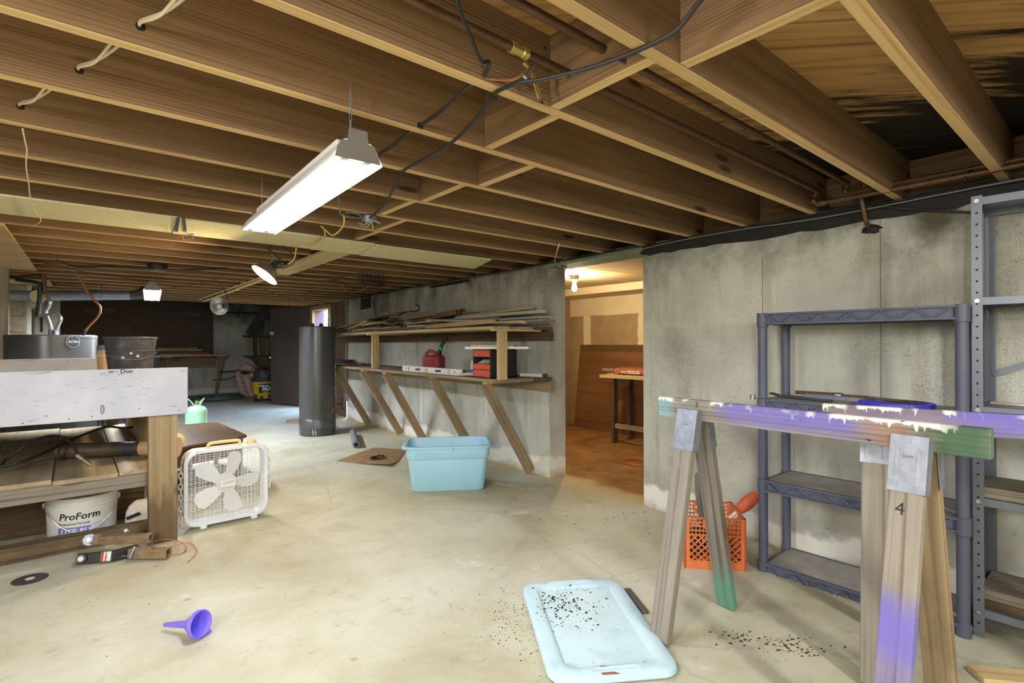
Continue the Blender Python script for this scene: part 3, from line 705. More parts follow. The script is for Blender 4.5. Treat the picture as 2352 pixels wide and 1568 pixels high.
# things on its second shelf
t = thing('hand_saw', 'worn wooden-handled hacksaw lying on the second resin shelf', 'saw', (3.1, 1.0, .943))
obj('handle', MB().tube([(3.155, 1.26, .968), (3.14, 1.02, .968)], [.010, .013], 10), M['dark_wood'], t, sm=True, world=True)
obj('ferrule', MB().cyl((3.142, 1.05, .968), (3.14, 1.02, .968), .0155, n=12), M['steel'], t, sm=True, world=True)
obj('back', MB().tube(smooth_pts([(3.14,1.02,.968),(3.11,.86,.967),(3.085,.68,.958),(3.083,.66,.95)]), .0085, 8), M['dark_wood'], t, sm=True, world=True)
obj('blade', MB().bar((3.145, 1.22, .955), (3.09, .68, .950), .002, .022), M['galv'], t, world=True)
t = thing('pry_bar', 'dusty flat iron bar on the second resin shelf beside the saw', 'tool', (3.02, 1.22, .943))
obj('bar', MB().bar((3.05, 1.30, .950), (2.99, 1.02, .950), .03, .012), M['black_dusty'], t, world=True, bev=.003)
obj('claw', MB().bar((3.05, 1.30, .950), (3.07, 1.36, .962), .034, .009), M['black_dusty'], t, world=True, bev=.002)
t = thing('pipe_fitting', 'small bright threaded fitting at the corner post of the resin shelf', 'fitting', (2.90, 1.385, .935))
obj('body', MB().cyl((2.90, 1.385, .935), (2.90, 1.385, .963), .014, n=12), M['steel'], t, sm=True, world=True)
obj('flange', MB().cyl((2.90, 1.385, .943), (2.90, 1.385, .949), .019, n=8), M['galv'], t, world=True)
t = thing('bucket_lid', 'royal blue plastic bucket lid lying on the second resin shelf', 'lid', (3.03, .755, .944))
obj('disc', MB().lathe([(.0,.012),(.125,.012),(.132,.020),(.147,.020),(.152,.002),(.146,.001),(.0,.001)], 40), M['blue_lid'], t, sm=True)
mb = MB()
for i in range(32):
    a = 2*PI*i/32; mb.bar((.1515*math.cos(a), .1515*math.sin(a), .003), (.150*math.cos(a), .150*math.sin(a), .019), .006, .004, (math.cos(a), math.sin(a), 0))
stuff(obj('grip_ribs', mb, M['blue_lid'], t))
obj('tear_tab', MB().bar((-.11, .09, .014), (-.16, .13, .012), .03, .006), M['blue_lid'], t, bev=.002)

# ------------------------------------------------------------------ grey steel shelf running out of the frame
t = thing('steel_shelf_unit', 'grey bolted steel shelf unit with punched angle posts at the frame edge', 'shelf', (3.11, 0, 0))
def angle_post(x, y, sx, name='post'):
    mb = MB().bx(x, x+.0025, y-.036, y, 0.0, 1.872).bx(min(x, x+sx*.036), max(x, x+sx*.036), y-.0025, y, 0, 1.872) if False else MB()
    mb.bx(x-.00125, x+.00125, y-.036, y, 0, 1.872); mb.bx(min(x, x+sx*.036), max(x, x+sx*.036), y-.0025, y, 0, 1.872)
    p = obj(name, mb, M['metal_grey'], t, world=True)
    hm = MB()
    for i in range(37):
        z = .06 + i*.0483
        hm.cyl((x - sx*.0022, y-.018, z), (x - sx*.0010, y-.018, z), .0048, n=8)
    h = stuff(obj('hole', hm, M['ink'], p, world=True))
    for z in (1.850, 1.425, .962, .575, .105): obj('bolt', MB().cyl((x-sx*.0065, y-.018, z), (x-sx*.001, y-.018, z), .0085, n=12).bar((x-sx*.007, y-.024, z+.003), (x-sx*.007, y-.012, z-.003), .0015, .001, (1,0,0)), M['steel'], p, world=True, sm=True)
for x, sx in ((2.952, 1), (3.258, -1)):
    for y in (.464, -.43): angle_post(x, y, sx)
for z in (1.850, 1.425, .962, .575, .105):
    mb = MB().bx(2.955, 3.255, -.43, .46, z+.012, z+.0145)
    for x in (2.9545, 3.2535): mb.bx(x-.001, x+.001, -.43, .46, z-.018, z+.0145)
    for y in (-.428, .458): mb.bx(2.955, 3.255, y-.001, y+.001, z-.018, z+.0145)
    mb.bx(2.956, 2.964, -.43, .46, z-.018, z-.016)
    obj('shelf', mb, M['metal_grey'], t, world=True, bev=.0008, seg=1)
obj('brace', MB().bar((3.2545, .44, 1.10), (3.2545, -.2, 1.40), .003, .024, (0,0,1)), M['metal_grey'], t, world=True)
obj('brace', MB().bar((2.96, .452, 1.30), (3.15, .452, 1.41), .024, .003, (0,1,0)), M['metal_grey'], t, world=True)
for i, (z, y1, th, lab) in enumerate(((.590, .452, .020, 'lower grey board of the two on the middle steel shelf'), (.611, .452, .024, 'upper grey board of the two on the middle steel shelf'), (.120, .440, .040, 'thick grey plank on the lowest steel shelf, under the other'), (.161, .445, .042, 'thick grey plank on the lowest steel shelf, on top of the other'))):
    tag(board('shelf_plank', (3.105, -.42, z+th/2), (3.105, y1, z+th/2), .27, th, M['dark_wood'] if i == 2 else M['grey_wood'], None, (0,0,1)), lab, 'board', 'boards on the steel shelf')
t = tag(obj('plastic_sheet', MB().tube(smooth_pts([(3.08,.42,.984),(3.0,.3,.99),(3.1,.2,.985),(3.02,.05,.99),(3.12,-.1,.984)]), .006, 6), M['hose_white'], sm=True), 'crumpled clear strapping lying on the upper steel shelf', 'strap')
tag(board('scrap_board', (2.58, .40, .013), (2.86, .06, .013), .09, .025, M['pine'], None), 'pale board lying on the floor below the steel shelf', 'board')

# ------------------------------------------------------------------ orange crate with siphon pump
U, W2 = V((.65, -.76, 0)).normalized(), V((.76, .65, 0)).normalized()
FR = V((2.821, 1.385, 0)); CW, CH = .325, .285
cc = FR - U*(CW/2) + W2*(CW/2)
t = thing('milk_crate', 'orange plastic milk crate standing behind the sawhorse legs', 'crate', cc, math.atan2(U.y, U.x))
def crate_side(y, w, back):
    mb = MB(); z0, z1 = .0, CH
    mb.bx(-w/2, w/2, y-.004, y+.004, 0, .045).bx(-w/2, w/2, y-.004, y+.004, z1-.012, z1)
    for x in (-w/2+.012, w/2-.012): mb.bx(x-.013, x+.013, y-.005, y+.005, 0, z1)
    n = 9
    for i in range(-6, 10):
        for s in (1, -1):
            xa = -w/2 + i*w/n; za, zb = .045, .185; xb = xa + s*(zb-za)
            # clip to the panel
            p, q = [xa, za], [xb, zb]
            for pt, ot in ((p, q), (q, p)):
                for lim in (-w/2, w/2):
                    if (lim < 0 and pt[0] < lim) or (lim > 0 and pt[0] > lim):
                        if (ot[0]-pt[0]) == 0: continue
                        tt = (lim-pt[0])/(ot[0]-pt[0]); pt[1] += (ot[1]-pt[1])*tt; pt[0] = lim
            if abs(p[0]-q[0]) > .012 and -w/2-.001 <= min(p[0], q[0]) and max(p[0], q[0]) <= w/2+.001: mb.bar((p[0], y, p[1]), (q[0], y, q[1]), .006, .008, (0,1,0))
    for z in (.186, .21, .234, .256): mb.bx(-w/2, w/2, y-.004, y+.004, z-.003, z+.003)
    for i in range(15):
        x = -w/2 + .02 + i*(w-.04)/14
        if not (back and abs(x) < .06): mb.bx(x-.002, x+.002, y-.004, y+.004, .186, z1)
    lp = [[(x, y+s*.006, z) for x, z in rrect(.13, .055, .025, 4, 0, .245)] for s in (-1, 1)]
    l2 = [[(x, y+s*.006, z) for x, z in rrect(.105, .036, .017, 4, 0, .245)] for s in (1, -1)]
    mb.rings(lp + l2, closed=True)
    return mb
for k_, (a, nm) in enumerate(((0, 'front'), (PI/2, 'side'), (PI, 'back'), (-PI/2, 'side'))):
    mb = crate_side(-CW/2 + .006, CW - .004, True); obj('lattice_side', mb.xf(Matrix.Rotation(a, 4, 'Z')), M['crate'], t)
mb = MB()
for i in range(9):
    x = -CW/2 + .02 + i*(CW-.04)/8; mb.bx(x-.003, x+.003, -CW/2, CW/2, .004, .012).bx(-CW/2, CW/2, x-.003, x+.003, .004, .012)
obj('bottom_grid', mb, M['crate'], t)
def cl(x, y, z): return cc + U*x + W2*y + V((0,0,z))
t = thing('siphon_pump', 'orange hand siphon pump on milky hoses sticking out of the crate', 'pump', cl(.08, -.06, .02))
a, b = cl(.02, -.02, .16), cl(.215, .0, .335); ax = (b-a).normalized()
obj('hose', MB().tube(smooth_pts([cl(-.08,.06,.04), cl(-.03,.0,.10), a, b - ax*.09]), .011, 10), M['hose_white'], t, sm=True, world=True)
obj('hose', MB().tube(smooth_pts([cl(.0,.07,.03), cl(.06,.03,.15), b - ax*.13 + V((0,0,-.03)), b - ax*.06 + V((0,0,-.012))]), .012, 10), M['hose_white'], t, sm=True, world=True)
q = V((0,0,1)).rotation_difference(ax).to_matrix().to_4x4(); q.translation = b
prof = [(.012,-.075),(.030,-.07)] + [(.036 + (.003 if i % 2 else 0) - .00012*(i-6)**2*2, -.06 + i*.0095) for i in range(13)] + [(.028,.064),(.013,.07)]
obj('squeeze_bulb', MB().lathe(prof, 24, cap0=True, cap1=True).xf(q), M['orange'], t, sm=True, world=True)
obj('outlet', MB().cyl((0,0,.066),(0,0,.092),.011,n=12).xf(q), M['hose_white'], t, sm=True, world=True)
for i, (x, y, z, r, h, m_, lab) in enumerate(((-.07, .03, .015, .045, .16, 'black_dusty', 'dark bottle lying low inside the orange crate'), (.06, .07, .015, .05, .13, 'bag_red', 'brown can inside the orange crate'))):
    c0 = cl(x, y, z); t = thing('bottle' if i == 0 else 'paint_can', lab, 'bottle' if i == 0 else 'can', c0)
    obj('body', MB().lathe([(.0,0),(r,0),(r,h*.8),(r*.5,h*.9),(r*.4,h)], 20, cap1=True), M[m_], t, sm=True)
    obj('cap', MB().cyl((0,0,h),(0,0,h+.02),r*.45,n=14), M['white'], t, sm=True)
tag(obj('downpipe', MB().tube(smooth_pts([cl(-.02,.115,.02), cl(-.02,.118,.2), cl(-.035,.118,.32), cl(-.04,.118,.46)]), [.020]*18+[.016], 12), M['cable_grey'], sm=True), 'grey rubber hose standing up out of the back of the crate', 'hose')
# ================================================================== floor in the middle
# light blue tote
t = thing('storage_tote', 'empty light blue plastic storage tote standing on the floor', 'tote', (2.535, 3.917, 0), math.radians(-32.2))
H = .388
def tl(f, ins=0.0, z=None):
    w, d, r = .615 + .085*f, .375 + .07*f, .05 + .02*f
    return [(x, y, H*f if z is None else z) for x, y in rrect(w - 2*ins, d - 2*ins, r - ins*.5, 7)]
lo = [tl(0, .012, 0), tl(.0, .0, .014), tl(.70, .0), tl(.72, -.007), tl(.955, -.010), tl(.96, -.026), tl(.985, -.026), tl(1., -.020), tl(1., .0), tl(.96, .003), tl(.74, .004), tl(.70, .006), tl(.03, .006), tl(.02, .03, .010)]
obj('body', MB().rings(lo), M['tote'], t, sm=True)
for s in (-1, 1): obj('handle_lip', MB().bx(s*.372-.022, s*.372+.022, -.075, .075, H-.050, H-.014), M['tote'], t, bev=.008)
mb = MB()
obj('lid_notch', MB().bx(.02, .035, -.262, -.240, H-.03, H-.004), M['tote'], t, bev=.002)

# pale blue lid on the floor, with dirt on it
LC, LR = V((1.750, 1.564, 0)), math.radians(57)
t = thing('tote_lid', 'pale blue tote lid lying flat on the floor, sprinkled with dirt', 'lid', LC, LR)
LL, LW = .79, .505
def ll(ins, z, r): return [(x, y, z) for x, y in rrect(LL-2*ins, LW-2*ins, r, 8)]
lo = [ll(.004, .004, .075), ll(.0, .010, .075), ll(.004, .026, .075), ll(.014, .033, .07), ll(.062, .033, .045), ll(.070, .028, .04), ll(.078, .021, .036), ll(.12, .020, .02)]
obj('panel', MB().rings(lo, False, True), M['tote_lid'], t, sm=True)
for s in (-1, 1):
    mb = MB().rings([[(s*(LL/2-.036) + y*.5, x, z) for x, y in rrect(.22*f, .056*f, .024*f, 5)] for f, z in ((1., .0335), (1.0, .0365), (.92, .038), (.8, .0365))], False, True)
    obj('latch_ridge', mb, M['tote_lid'], t, sm=True)
obj('torn_label', MB().add([(-.385, .06, .0342), (-.33, .05, .0342), (-.345, .0, .0342), (-.372, .012, .0342), (-.388, -.01, .0342), (-.385,.06,.0336),(-.33,.05,.0336),(-.345,0,.0336),(-.372,.012,.0336),(-.388,-.01,.0336)], [(4,3,2,1,0),(5,6,7,8,9)]), M['bag_red'], t)
def specks(name, pts, m_, lab, cat, sc=(1,1,.6)):
    mb = MB()
    for p, r in pts:
        a = rnd.uniform(0, PI); e = rnd.uniform(.4, 1.0)
        vs = [V(p) + V((math.cos(a+2*PI*j/5)*r*(1 if j % 2 else e), math.sin(a+2*PI*j/5)*r*e*rnd.uniform(.5,1), 0)) for j in range(5)]
        vs += [V(p) + V((0, 0, r*sc[2]))]; mb.add(vs, [(0,1,5),(1,2,5),(2,3,5),(3,4,5),(4,0,5),(4,3,2,1,0)])
    return tag(obj(name, mb, m_), lab, cat, kind='stuff')
pts = []
for _ in range(300):
    x, y = rnd.gauss(.16, .10), rnd.gauss(.10, .09)
    if abs(x) < .37 and abs(y) < .23:
        z = .0335 if (abs(x) > .325 or abs(y) > .18) else .021
        q = LC + Matrix.Rotation(LR, 3, 'Z') @ V((x, y, 0)); pts.append(((q.x, q.y, z), rnd.choice((.002,.003,.004,.005,.008))))
for _ in range(70):
    x, y = rnd.uniform(-.31, .31), rnd.uniform(-.17, .17); q = LC + Matrix.Rotation(LR, 3, 'Z') @ V((x, y, 0)); pts.append(((q.x, q.y, .021), rnd.choice((.001,.0015,.003))))
specks('dirt_specks', pts, M['dirt'], 'dark dirt crumbs scattered over the pale blue lid', 'dirt')
pts = []
for _ in range(330):
    q = onz(rnd.gauss(1190, 45), rnd.gauss(1420, 42), 0); pts.append(((q.x, q.y, 0), rnd.choice((.0015,.002,.003,.004,.005))))
for _ in range(520):
    q = V((rnd.uniform(-.6, 3.2), rnd.uniform(.5, 5.5), 0)); pts.append(((q.x, q.y, 0), rnd.choice((.001,.0015,.002,.004))))
specks('floor_crumbs', [p for p in pts if (V(p[0]) - LC).length > .45 or True], M['dirt'], 'dark crumbs scattered over the bare concrete floor', 'dirt')
pts = []
for cx, cy, sx, sy, n_ in ((1690, 1462, 26, 11, 90), (1800, 1478, 30, 12, 110), (1860, 1500, 30, 9, 70), (1360, 1190, 90, 12, 50), (1490, 1190, 40, 15, 40), (690, 1075, 120, 30, 60), (560, 960, 100, 18, 140), (640, 985, 80, 20, 120)):
    for _ in range(n_):
        q = onz(rnd.gauss(cx, sx), rnd.gauss(cy, sy), 0)
        if q.x < wallx(q.y) - .05 and q.y < 14.1 and (q - V((2.61, 7.34, 0))).length > .3: pts.append(((q.x, q.y, 0), rnd.choice((.002,.003,.004,.006,.010))))
specks('leaf_litter', pts, M['leaf'], 'dry leaf scraps littering the floor by the sawhorses and the far door', 'litter', (1,1,.25))
tag(obj('floor_strip', MB().bar((2.148, 1.668, .008), (2.025, 1.468, .008), .032, .012), M['black_dusty'], bev=.002), 'dark flat strip lying on the floor beside the lid', 'strip')

# violet funnel lying on its side
t = thing('funnel', 'blue-violet plastic funnel lying on the pale floor', 'funnel', (.392, 2.60, .056))
ax = V((.53, -.80, .16)).normalized(); q = V((0,0,1)).rotation_difference(ax).to_matrix().to_4x4()
prof = [(.006,-.16),(.0085,-.155),(.016,-.035),(.020,-.025),(.030,-.012),(.052,.030),(.056,.030),(.056,.045),(.051,.047),(.050,.030),(.027,-.012),(.013,-.03),(.005,-.155)]
obj('cone', MB().lathe(prof, 36).xf(q), M['funnel'], t, sm=True)
obj('hang_tab', MB().lathe([(.007,.036),(.013,.036),(.013,.041),(.007,.041),(.007,.036)], 14, (.060,-.024,0)).xf(q), M['funnel'], t, sm=True)
# worn cutting disc
t = thing('cutting_disc', 'dark round cutting disc lying on the floor near the bench', 'disc', (-.175, 3.80, 0))
obj('disc', MB().lathe([(.012,.0),(.075,.0),(.076,.0025),(.012,.004),(.012,0)], 36), M['black_dusty'], t, sm=True)
obj('hub', MB().lathe([(.008,.003),(.02,.003),(.02,.0055),(.008,.0055),(.008,.003)], 24), M['paper'], t, sm=True)
# pipe foam, cardboard, plank
t = thing('pipe_insulation', 'short grey foam pipe sleeve lying on the floor', 'tube', (2.76, 6.45, 0))
o = MB(); a, b = V((2.93, 6.90, .042)), V((2.60, 6.02, .042)); dd = (b-a).normalized(); sdv = V((-dd.y, dd.x, 0))
lo = [[c + (sdv*math.cos(2*PI*j/18) + V((0,0,1))*math.sin(2*PI*j/18))*r for j in range(18)] for c, r in ((a,.041),(b,.041),(b,.022),(a,.022))]
obj('sleeve', MB().rings(lo, closed=True), M['foam_grey'], t, sm=True, world=True)
mb = MB(); pl = [(2.16,5.50),(2.30,5.20),(2.47,4.89),(2.62,5.02),(2.93,5.44),(2.99,5.52),(2.87,5.72),(2.76,5.87),(2.5,5.74)]
zz = [.006, .010, .030, .012, .006, .016, .01, .012, .006]
mb.rings([[(x, y, z-.006) for (x, y), z in zip(pl, zz)], [(x, y, z) for (x, y), z in zip(pl, zz)]], True, False)
n0 = len(mb.v) - len(pl); mb.v.append((2.57, 5.45, .014)); ci = len(mb.v) - 1
mb.f += [(n0+i, n0+(i+1) % len(pl), ci) for i in range(len(pl))]
t = tag(obj('cardboard_sheet', mb, M['cardboard']), 'stained flattened cardboard sheet behind the blue tote', 'cardboard')
mb = MB(); c0 = V((2.50, 5.28, .024)); n_ = 16
for i in range(5):
    a = rnd.uniform(0, 2*PI); e = V((math.cos(a), math.sin(a), 0)); f_ = V((-e.y, e.x, 0)); p = c0 + V((rnd.uniform(-.07,.07), rnd.uniform(-.07,.07), 0))
    mb.add([p - e*.07, p + f_*.035 + V((0,0,.03)), p + e*.07 + V((0,0,.012)), p - f_*.035, p - e*.07 + V((0,0,-.004)), p + e*.07 + V((0,0,.006))], [(0,1,2,3),(4,5,1),(3,2,5,4)])
tag(obj('curled_leaf', mb, M['leaf']), 'curled dry leaf resting on the cardboard sheet', 'leaf')
tag(board('floor_plank', (2.69, 8.78, .02), (3.0, 8.25, .02), .2, .04, M['oldpine'], None), 'short plank lying on the floor behind the tall dark water heater', 'plank')

# tall dark water heater
def tank(name, lab, x, y, r, h, z0=0):
    t = thing(name, lab, 'water heater', (x, y, z0))
    obj('jacket', MB().lathe([(.0,.0),(r-.012,.0),(r-.012,.012),(r,.014),(r,h-.035),(r+.003,h-.034),(r+.003,h-.012),(r-.006,h-.002),(r-.02,h),(.0,h+.004)], 56), M['tank'], t, sm=True)
    return t
HX, HY = 2.61, 7.34
t = tank('water_heater', 'tall dark grey water heater standing disconnected in front of the lumber shelf', HX, HY, .24, 1.489)
obj('foil_band', MB().lathe([(.2402,.10),(.2425,.102),(.2425,.225),(.2402,.228)], 56), M['tank_tape'], t, sm=True)
for a in (-.5, .35): obj('pipe_nipple', MB().cyl((.07*a*2, .0, 1.49), (.07*a*2, 0, 1.535), .022, n=14).cyl((.07*a*2, .0, 1.49), (.07*a*2, 0, 1.505), .03, n=6), M['black'], t, sm=True)
cdir = V((-HX, -HY, 0)).normalized(); rt = V((cdir.y*-1, cdir.x, 0))
def on_tank(ang, z, r=.2415):
    d = cdir*math.cos(ang) + rt*math.sin(ang); return V((d.x*r, d.y*r, z)), d
p, d = on_tank(.98, .33); obj('round_sticker', MB().disc(p, .034, d, 20), M['drawer_orange'], t)
p, d = on_tank(1.33, .75); obj('spec_label', MB().bar(p + V((0,0,-.22)), p + V((0,0,.22)), .05, .002, d), M['paper'], t)
for i, (z, h_) in enumerate(((.57,.02),(.66,.06),(.76,.03),(.86,.05))): obj('label_print', MB().bar(p + d*.0015 + V((0,0,z-.75)), p + d*.0015 + V((0,0,z-.75+h_)), .035, .0012, d), M['ink'], t)
p, d = on_tank(1.6, .40, .25); obj('drain_valve', MB().cyl(p, p + d*.08, .012, n=10).bar(p + d*.07 + V((0,0,-.08)), p + d*.07 + V((0,0,.09)), .035, .03, d), M['black'], t)
obj('valve_knob', MB().cyl(p + d*.07 + V((0,0,.09)), p + d*.07 + V((0,0,.125)), .022, n=10), M['bag_red'], t, sm=True)
mb = MB()
for i in range(6):
    q_, d = on_tank(-.28 + (.14 if i > 2 else 0) + .028*(i % 3), .105 - .02*(i % 3)); mb.bar(q_, q_ + V((0,0,-.055 - .012*(i % 2))), .004, .002, d)
obj('paint_run', mb, M['paper'], t)
# broken-coloured plug hanging by the heater
# ================================================================== long two-tier lumber shelf on the right wall
def WP(y, off, z): return V((wallx(y) - off, y, z))
ZT, ZL = 1.400, .937
t = thing('lumber_shelf', 'long two-tier lumber shelf on slanted braces along the concrete wall', 'shelf', WP(6, .3, 0))
for i, (off, y0, y1, dz, m_) in enumerate(((.505, 3.60, 7.2, 0, 'pine'), (.31, 3.50, 8.5, -.004, 'oldpine'), (.105, 3.46, 8.5, -.002, 'dark_wood'), (.505, 7.21, 8.45, -.006, 'oldpine'))):
    board('shelf_board', WP(y0, off, ZT-.014+dz), WP(y1, off, ZT-.014+dz), .188, .028, M[m_], t)
for i, (off, y0, y1, m_) in enumerate(((.51, 3.60, 8.3, 'oldpine'), (.315, 3.50, 8.4, 'grey_wood'), (.115, 3.46, 8.4, 'dark_wood'))):
    board('shelf_board', WP(y0, off, ZL-.014), WP(y1, off, ZL-.014), .193, .028, M[m_], t)
board('ledger', WP(3.463, .02, 1.319), WP(8.54, .02, 1.319), .09, .038, M['dark_wood'], t, (1,0,0))
board('ledger', WP(3.463, .02, .852), WP(8.40, .02, .852), .10, .038, M['oldpine'], t, (1,0,0))
for y, sh in ((7.58, .1), (6.52, .0), (5.86, .1), (4.72, .06), (3.76, .0)):
    board('brace', WP(y - sh*.5, .575, ZL-.045), WP(y, .03, .02), .092, .038, M['oldpine'], t, (0,1,0))
    board('cleat', WP(y-.03, .60, ZL-.040), WP(y-.03, .22, ZL-.040), .07, .016, M['pine'], t)
for y, m_ in ((6.17, 'pine'), (3.53, 'pine')):
    c0 = WP(y, .555, 0); board('upright', (c0.x, c0.y, ZL), (c0.x, c0.y, ZT-.028), .089, .038, M[m_], t, (0,1,0))
    board('cleat', WP(y, .66, ZT-.037), WP(y, .12, ZT-.037), .06, .016, M['pine'], t)
# lumber on the top tier
LUM = [ # pixel ends, wall offset, width, thickness, material, label
 ((984,751),(1130,738),.46,.086,.040,'pine','thick pale yellow board nearest the front edge of the top tier'),
 ((986,735),(1112,738),.30,.10,.022,'offcut_white','long flat white board behind the thick yellow one'),
 ((1051,730),(1248,715),.17,.07,.030,'offcut_white','long white-edged board angled up to the right end of the pile'),
 ((1058,726),(1222,707),.10,.045,.024,'pine','slim tan stick lying highest at the right of the pile'),
 ((1155,734),(1262,728),.22,.09,.014,'offcut_white','thin split white strip at the right end under the white-edged board'),
 ((1062,736),(1140,731),.27,.10,.034,'grey_wood','short grey plank end above the thick yellow board'),
 ((1150,740),(1262,736),.28,.14,.018,'grey_wood','thin grey board at the far right, lowest in the pile'),
 ((934,731),(995,720),.22,.06,.052,'oldpine','brown square-ended block of lumber in the middle of the pile'),
 ((1020,728),(1101,719),.08,.05,.02,'dark_wood','dark stick against the wall behind the cardboard tubes'),
 ((778,754),(841,737),.42,.05,.022,'pine','pale stick at the left end sloping up to the right'),
 ((802,757),(840,739),.48,.045,.03,'pine','shorter pale stick crossing in front at the left end'),
 ((858,732),(888,719),.28,.045,.012,'offcut_white','bent white strip sticking up left of the middle'),
 ((884,725),(926,713),.20,.035,.018,'pine','pale stick poking up highest left of the middle'),
 ((842,747),(876,741),.47,.15,.02,'ply','square plywood offcut near the left end'),
 ((866,741),(884,750),.43,.10,.018,'dark_wood','small dark brown offcut leaning on the plywood square'),
 ((905,750),(918,738),.40,.06,.05,'dark_wood','stubby dark block standing crooked left of the middle'),
 ((893,741),(910,727),.30,.12,.018,'oldpine','short brown board behind the stubby dark block'),
 ((808,760),(862,753),.52,.04,.012,'offcut_white','white lath along the front edge at the left'),
 ((860,755),(918,750),.50,.03,.014,'pine','thin pale lath along the front edge left of the middle'),
 ((936,744),(985,738),.38,.06,.016,'offcut_white','greyish white lath in the middle of the pile'),
 ((922,754),(962,755),.50,.06,.012,'grey_wood','thin grey lath on the front edge in the middle'),
 ((939,749),(984,749),.44,.05,.026,'offcut_white','white block touching the left end of the thick yellow board'),
 ((850,735),(900,728),.12,.09,.02,'dark_wood','dark board flat against the wall in the left half'),
 ((868,757),(985,752),.42,.12,.022,'grey_wood','wide grey board lying flat under the pile in the middle'),
 ((925,747),(1010,740),.26,.11,.030,'oldpine','brown plank under the square-ended block in the middle'),
 ((1100,742),(1200,739),.38,.10,.024,'pine','pale plank lying flat right of the thick yellow board end'),
 ((820,749),(900,744),.34,.11,.024,'oldpine','brown plank lying flat under the crossed sticks at the left'),
 ((1010,721),(1170,714),.05,.06,.02,'grey_wood','thin grey batten leaning on the concrete behind everything'),
]
for a, b, off, wd, th, m_, lab in LUM:
    p, q = onwall(*a, off), onwall(*b, off)
    p.z = max(p.z, ZT + th/2 + .001); q.z = max(q.z, ZT + th/2 + .001)
    tag(board('lumber_offcut', p, q, wd, th, M[m_]), lab, 'lumber', 'lumber pile on the top tier')
for a, b, off, lab in (((950,735),(1052,717),.16,'longer brown cardboard tube lying on the lumber pile'), ((1000,728),(1062,714),.08,'second brown cardboard tube against the wall behind the pile')):
    p, q = onwall(*a, off), onwall(*b, off); d = (q-p).normalized()
    u = V((0,0,1)); u = (u - d*u.dot(d)).normalized(); w3 = d.cross(u)
    lo = [[c + (u*math.cos(2*PI*j/14) + w3*math.sin(2*PI*j/14))*r for j in range(14)] for c, r in ((p,.030),(q,.030),(q,.026),(p,.026))]
    tag(obj('cardboard_tube', MB().rings(lo, closed=True), M['cardboard'], sm=True), lab, 'tube', 'lumber pile on the top tier')
pts = [onwall(x, y, .2) for x, y in ((905,742),(918,722),(935,716),(955,714),(962,712),(962,702),(955,700))]
tag(obj('cable_coil', MB().tube(smooth_pts(pts), .007, 6), M['cable_black'], sm=True), 'stiff black cable end curling up out of the lumber pile', 'cable')
pts = [onwall(x, y, .46) for x, y in ((775,757),(785,753),(792,760),(800,755),(806,762),(796,764),(784,762),(778,760))]
tag(obj('cable_tangle', MB().tube(smooth_pts(pts, closed=True), .008, 6, closed=True), M['cable_black'], sm=True), 'black cable tangle at the left end of the top tier', 'cable')

# on the lower tier
p, q = onwall(926, 847.5, .55), onwall(1061, 862, .545); p.z = q.z = ZL
t = thing('spirit_level', 'long white spirit level lying along the lower tier', 'level', (p+q)/2)
d = (q-p).normalized(); L = (q-p).length; nx = V((-d.y, d.x, 0)); nx = nx if nx.x < 0 else -nx
obj('beam', MB().bar(p + V((0,0,.032)), q + V((0,0,.032)), .062, .022, nx), M['white'], t, world=True, bev=.001)
for f in (.13, .46, .82):
    c0 = p + d*L*f + V((0,0,.032)); v_ = obj('vial_plate', MB().bar(c0 - d*.022, c0 + d*.022, .056, .025, nx), M['cream'], t, world=True)
    obj('vial', MB().cyl(c0 - V((0,0,.014)) + nx*.011, c0 + V((0,0,.014)) + nx*.011, .006, n=8), M['brass'], v_, world=True)
for f in (.30, .65):
    c0 = p + d*L*f + V((0,0,.032)); obj('grip_slot', MB().bar(c0 - d*.055, c0 + d*.055, .022, .0232, nx), M['ink'], t, world=True)
for f in (.075, .905): obj('hang_hole', MB().disc(p + d*L*f + V((0,0,.032)) + nx*.0112, .009, nx), M['ink'], t, world=True)

c0 = onwall(996, 838, .33); c0.z = ZL
t = thing('gas_can', 'faded red plastic gas can with a black spout on the lower tier', 'can', c0, math.radians(-62))
mb = MB()
lo = [[(x, y, z) for x, y in rrect(w_, d_, r_, 5, cx)] for w_, d_, r_, cx, z in ((.20,.15,.03,0,0),(.225,.17,.035,0,.012),(.225,.17,.035,0,.145),(.215,.16,.04,0,.165),(.15,.11,.04,.02,.182),(.07,.07,.03,.055,.188))]
obj('body', MB().rings(lo), M['red_can'], t, sm=True)
obj('handle', MB().tube(smooth_pts([(-.095,0,.15),(-.088,0,.205),(-.05,0,.228),(0,0,.218),(.04,0,.188)]), [.020]*30, 10), M['red_can'], t, sm=True)
obj('collar', MB().cyl((.06,0,.182),(.075,0,.222),.030,n=16), M['black'], t, sm=True)
sp = obj('spout', MB().tube(smooth_pts([(.07,0,.21),(.095,0,.27),(.115,0,.315),(.15,0,.345),(.172,0,.365)]), [.022]*8+[.020]*8+[.016]*8+[.014], 12), M['black'], t, sm=True)
obj('band', MB().cyl((.087,0,.245),(.097,0,.272),.024,n=16), M['green_ring'], sp, sm=True)
obj('tip', MB().cyl((.163,0,.358),(.182,0,.372),.018,n=12), M['black'], sp, sm=True)

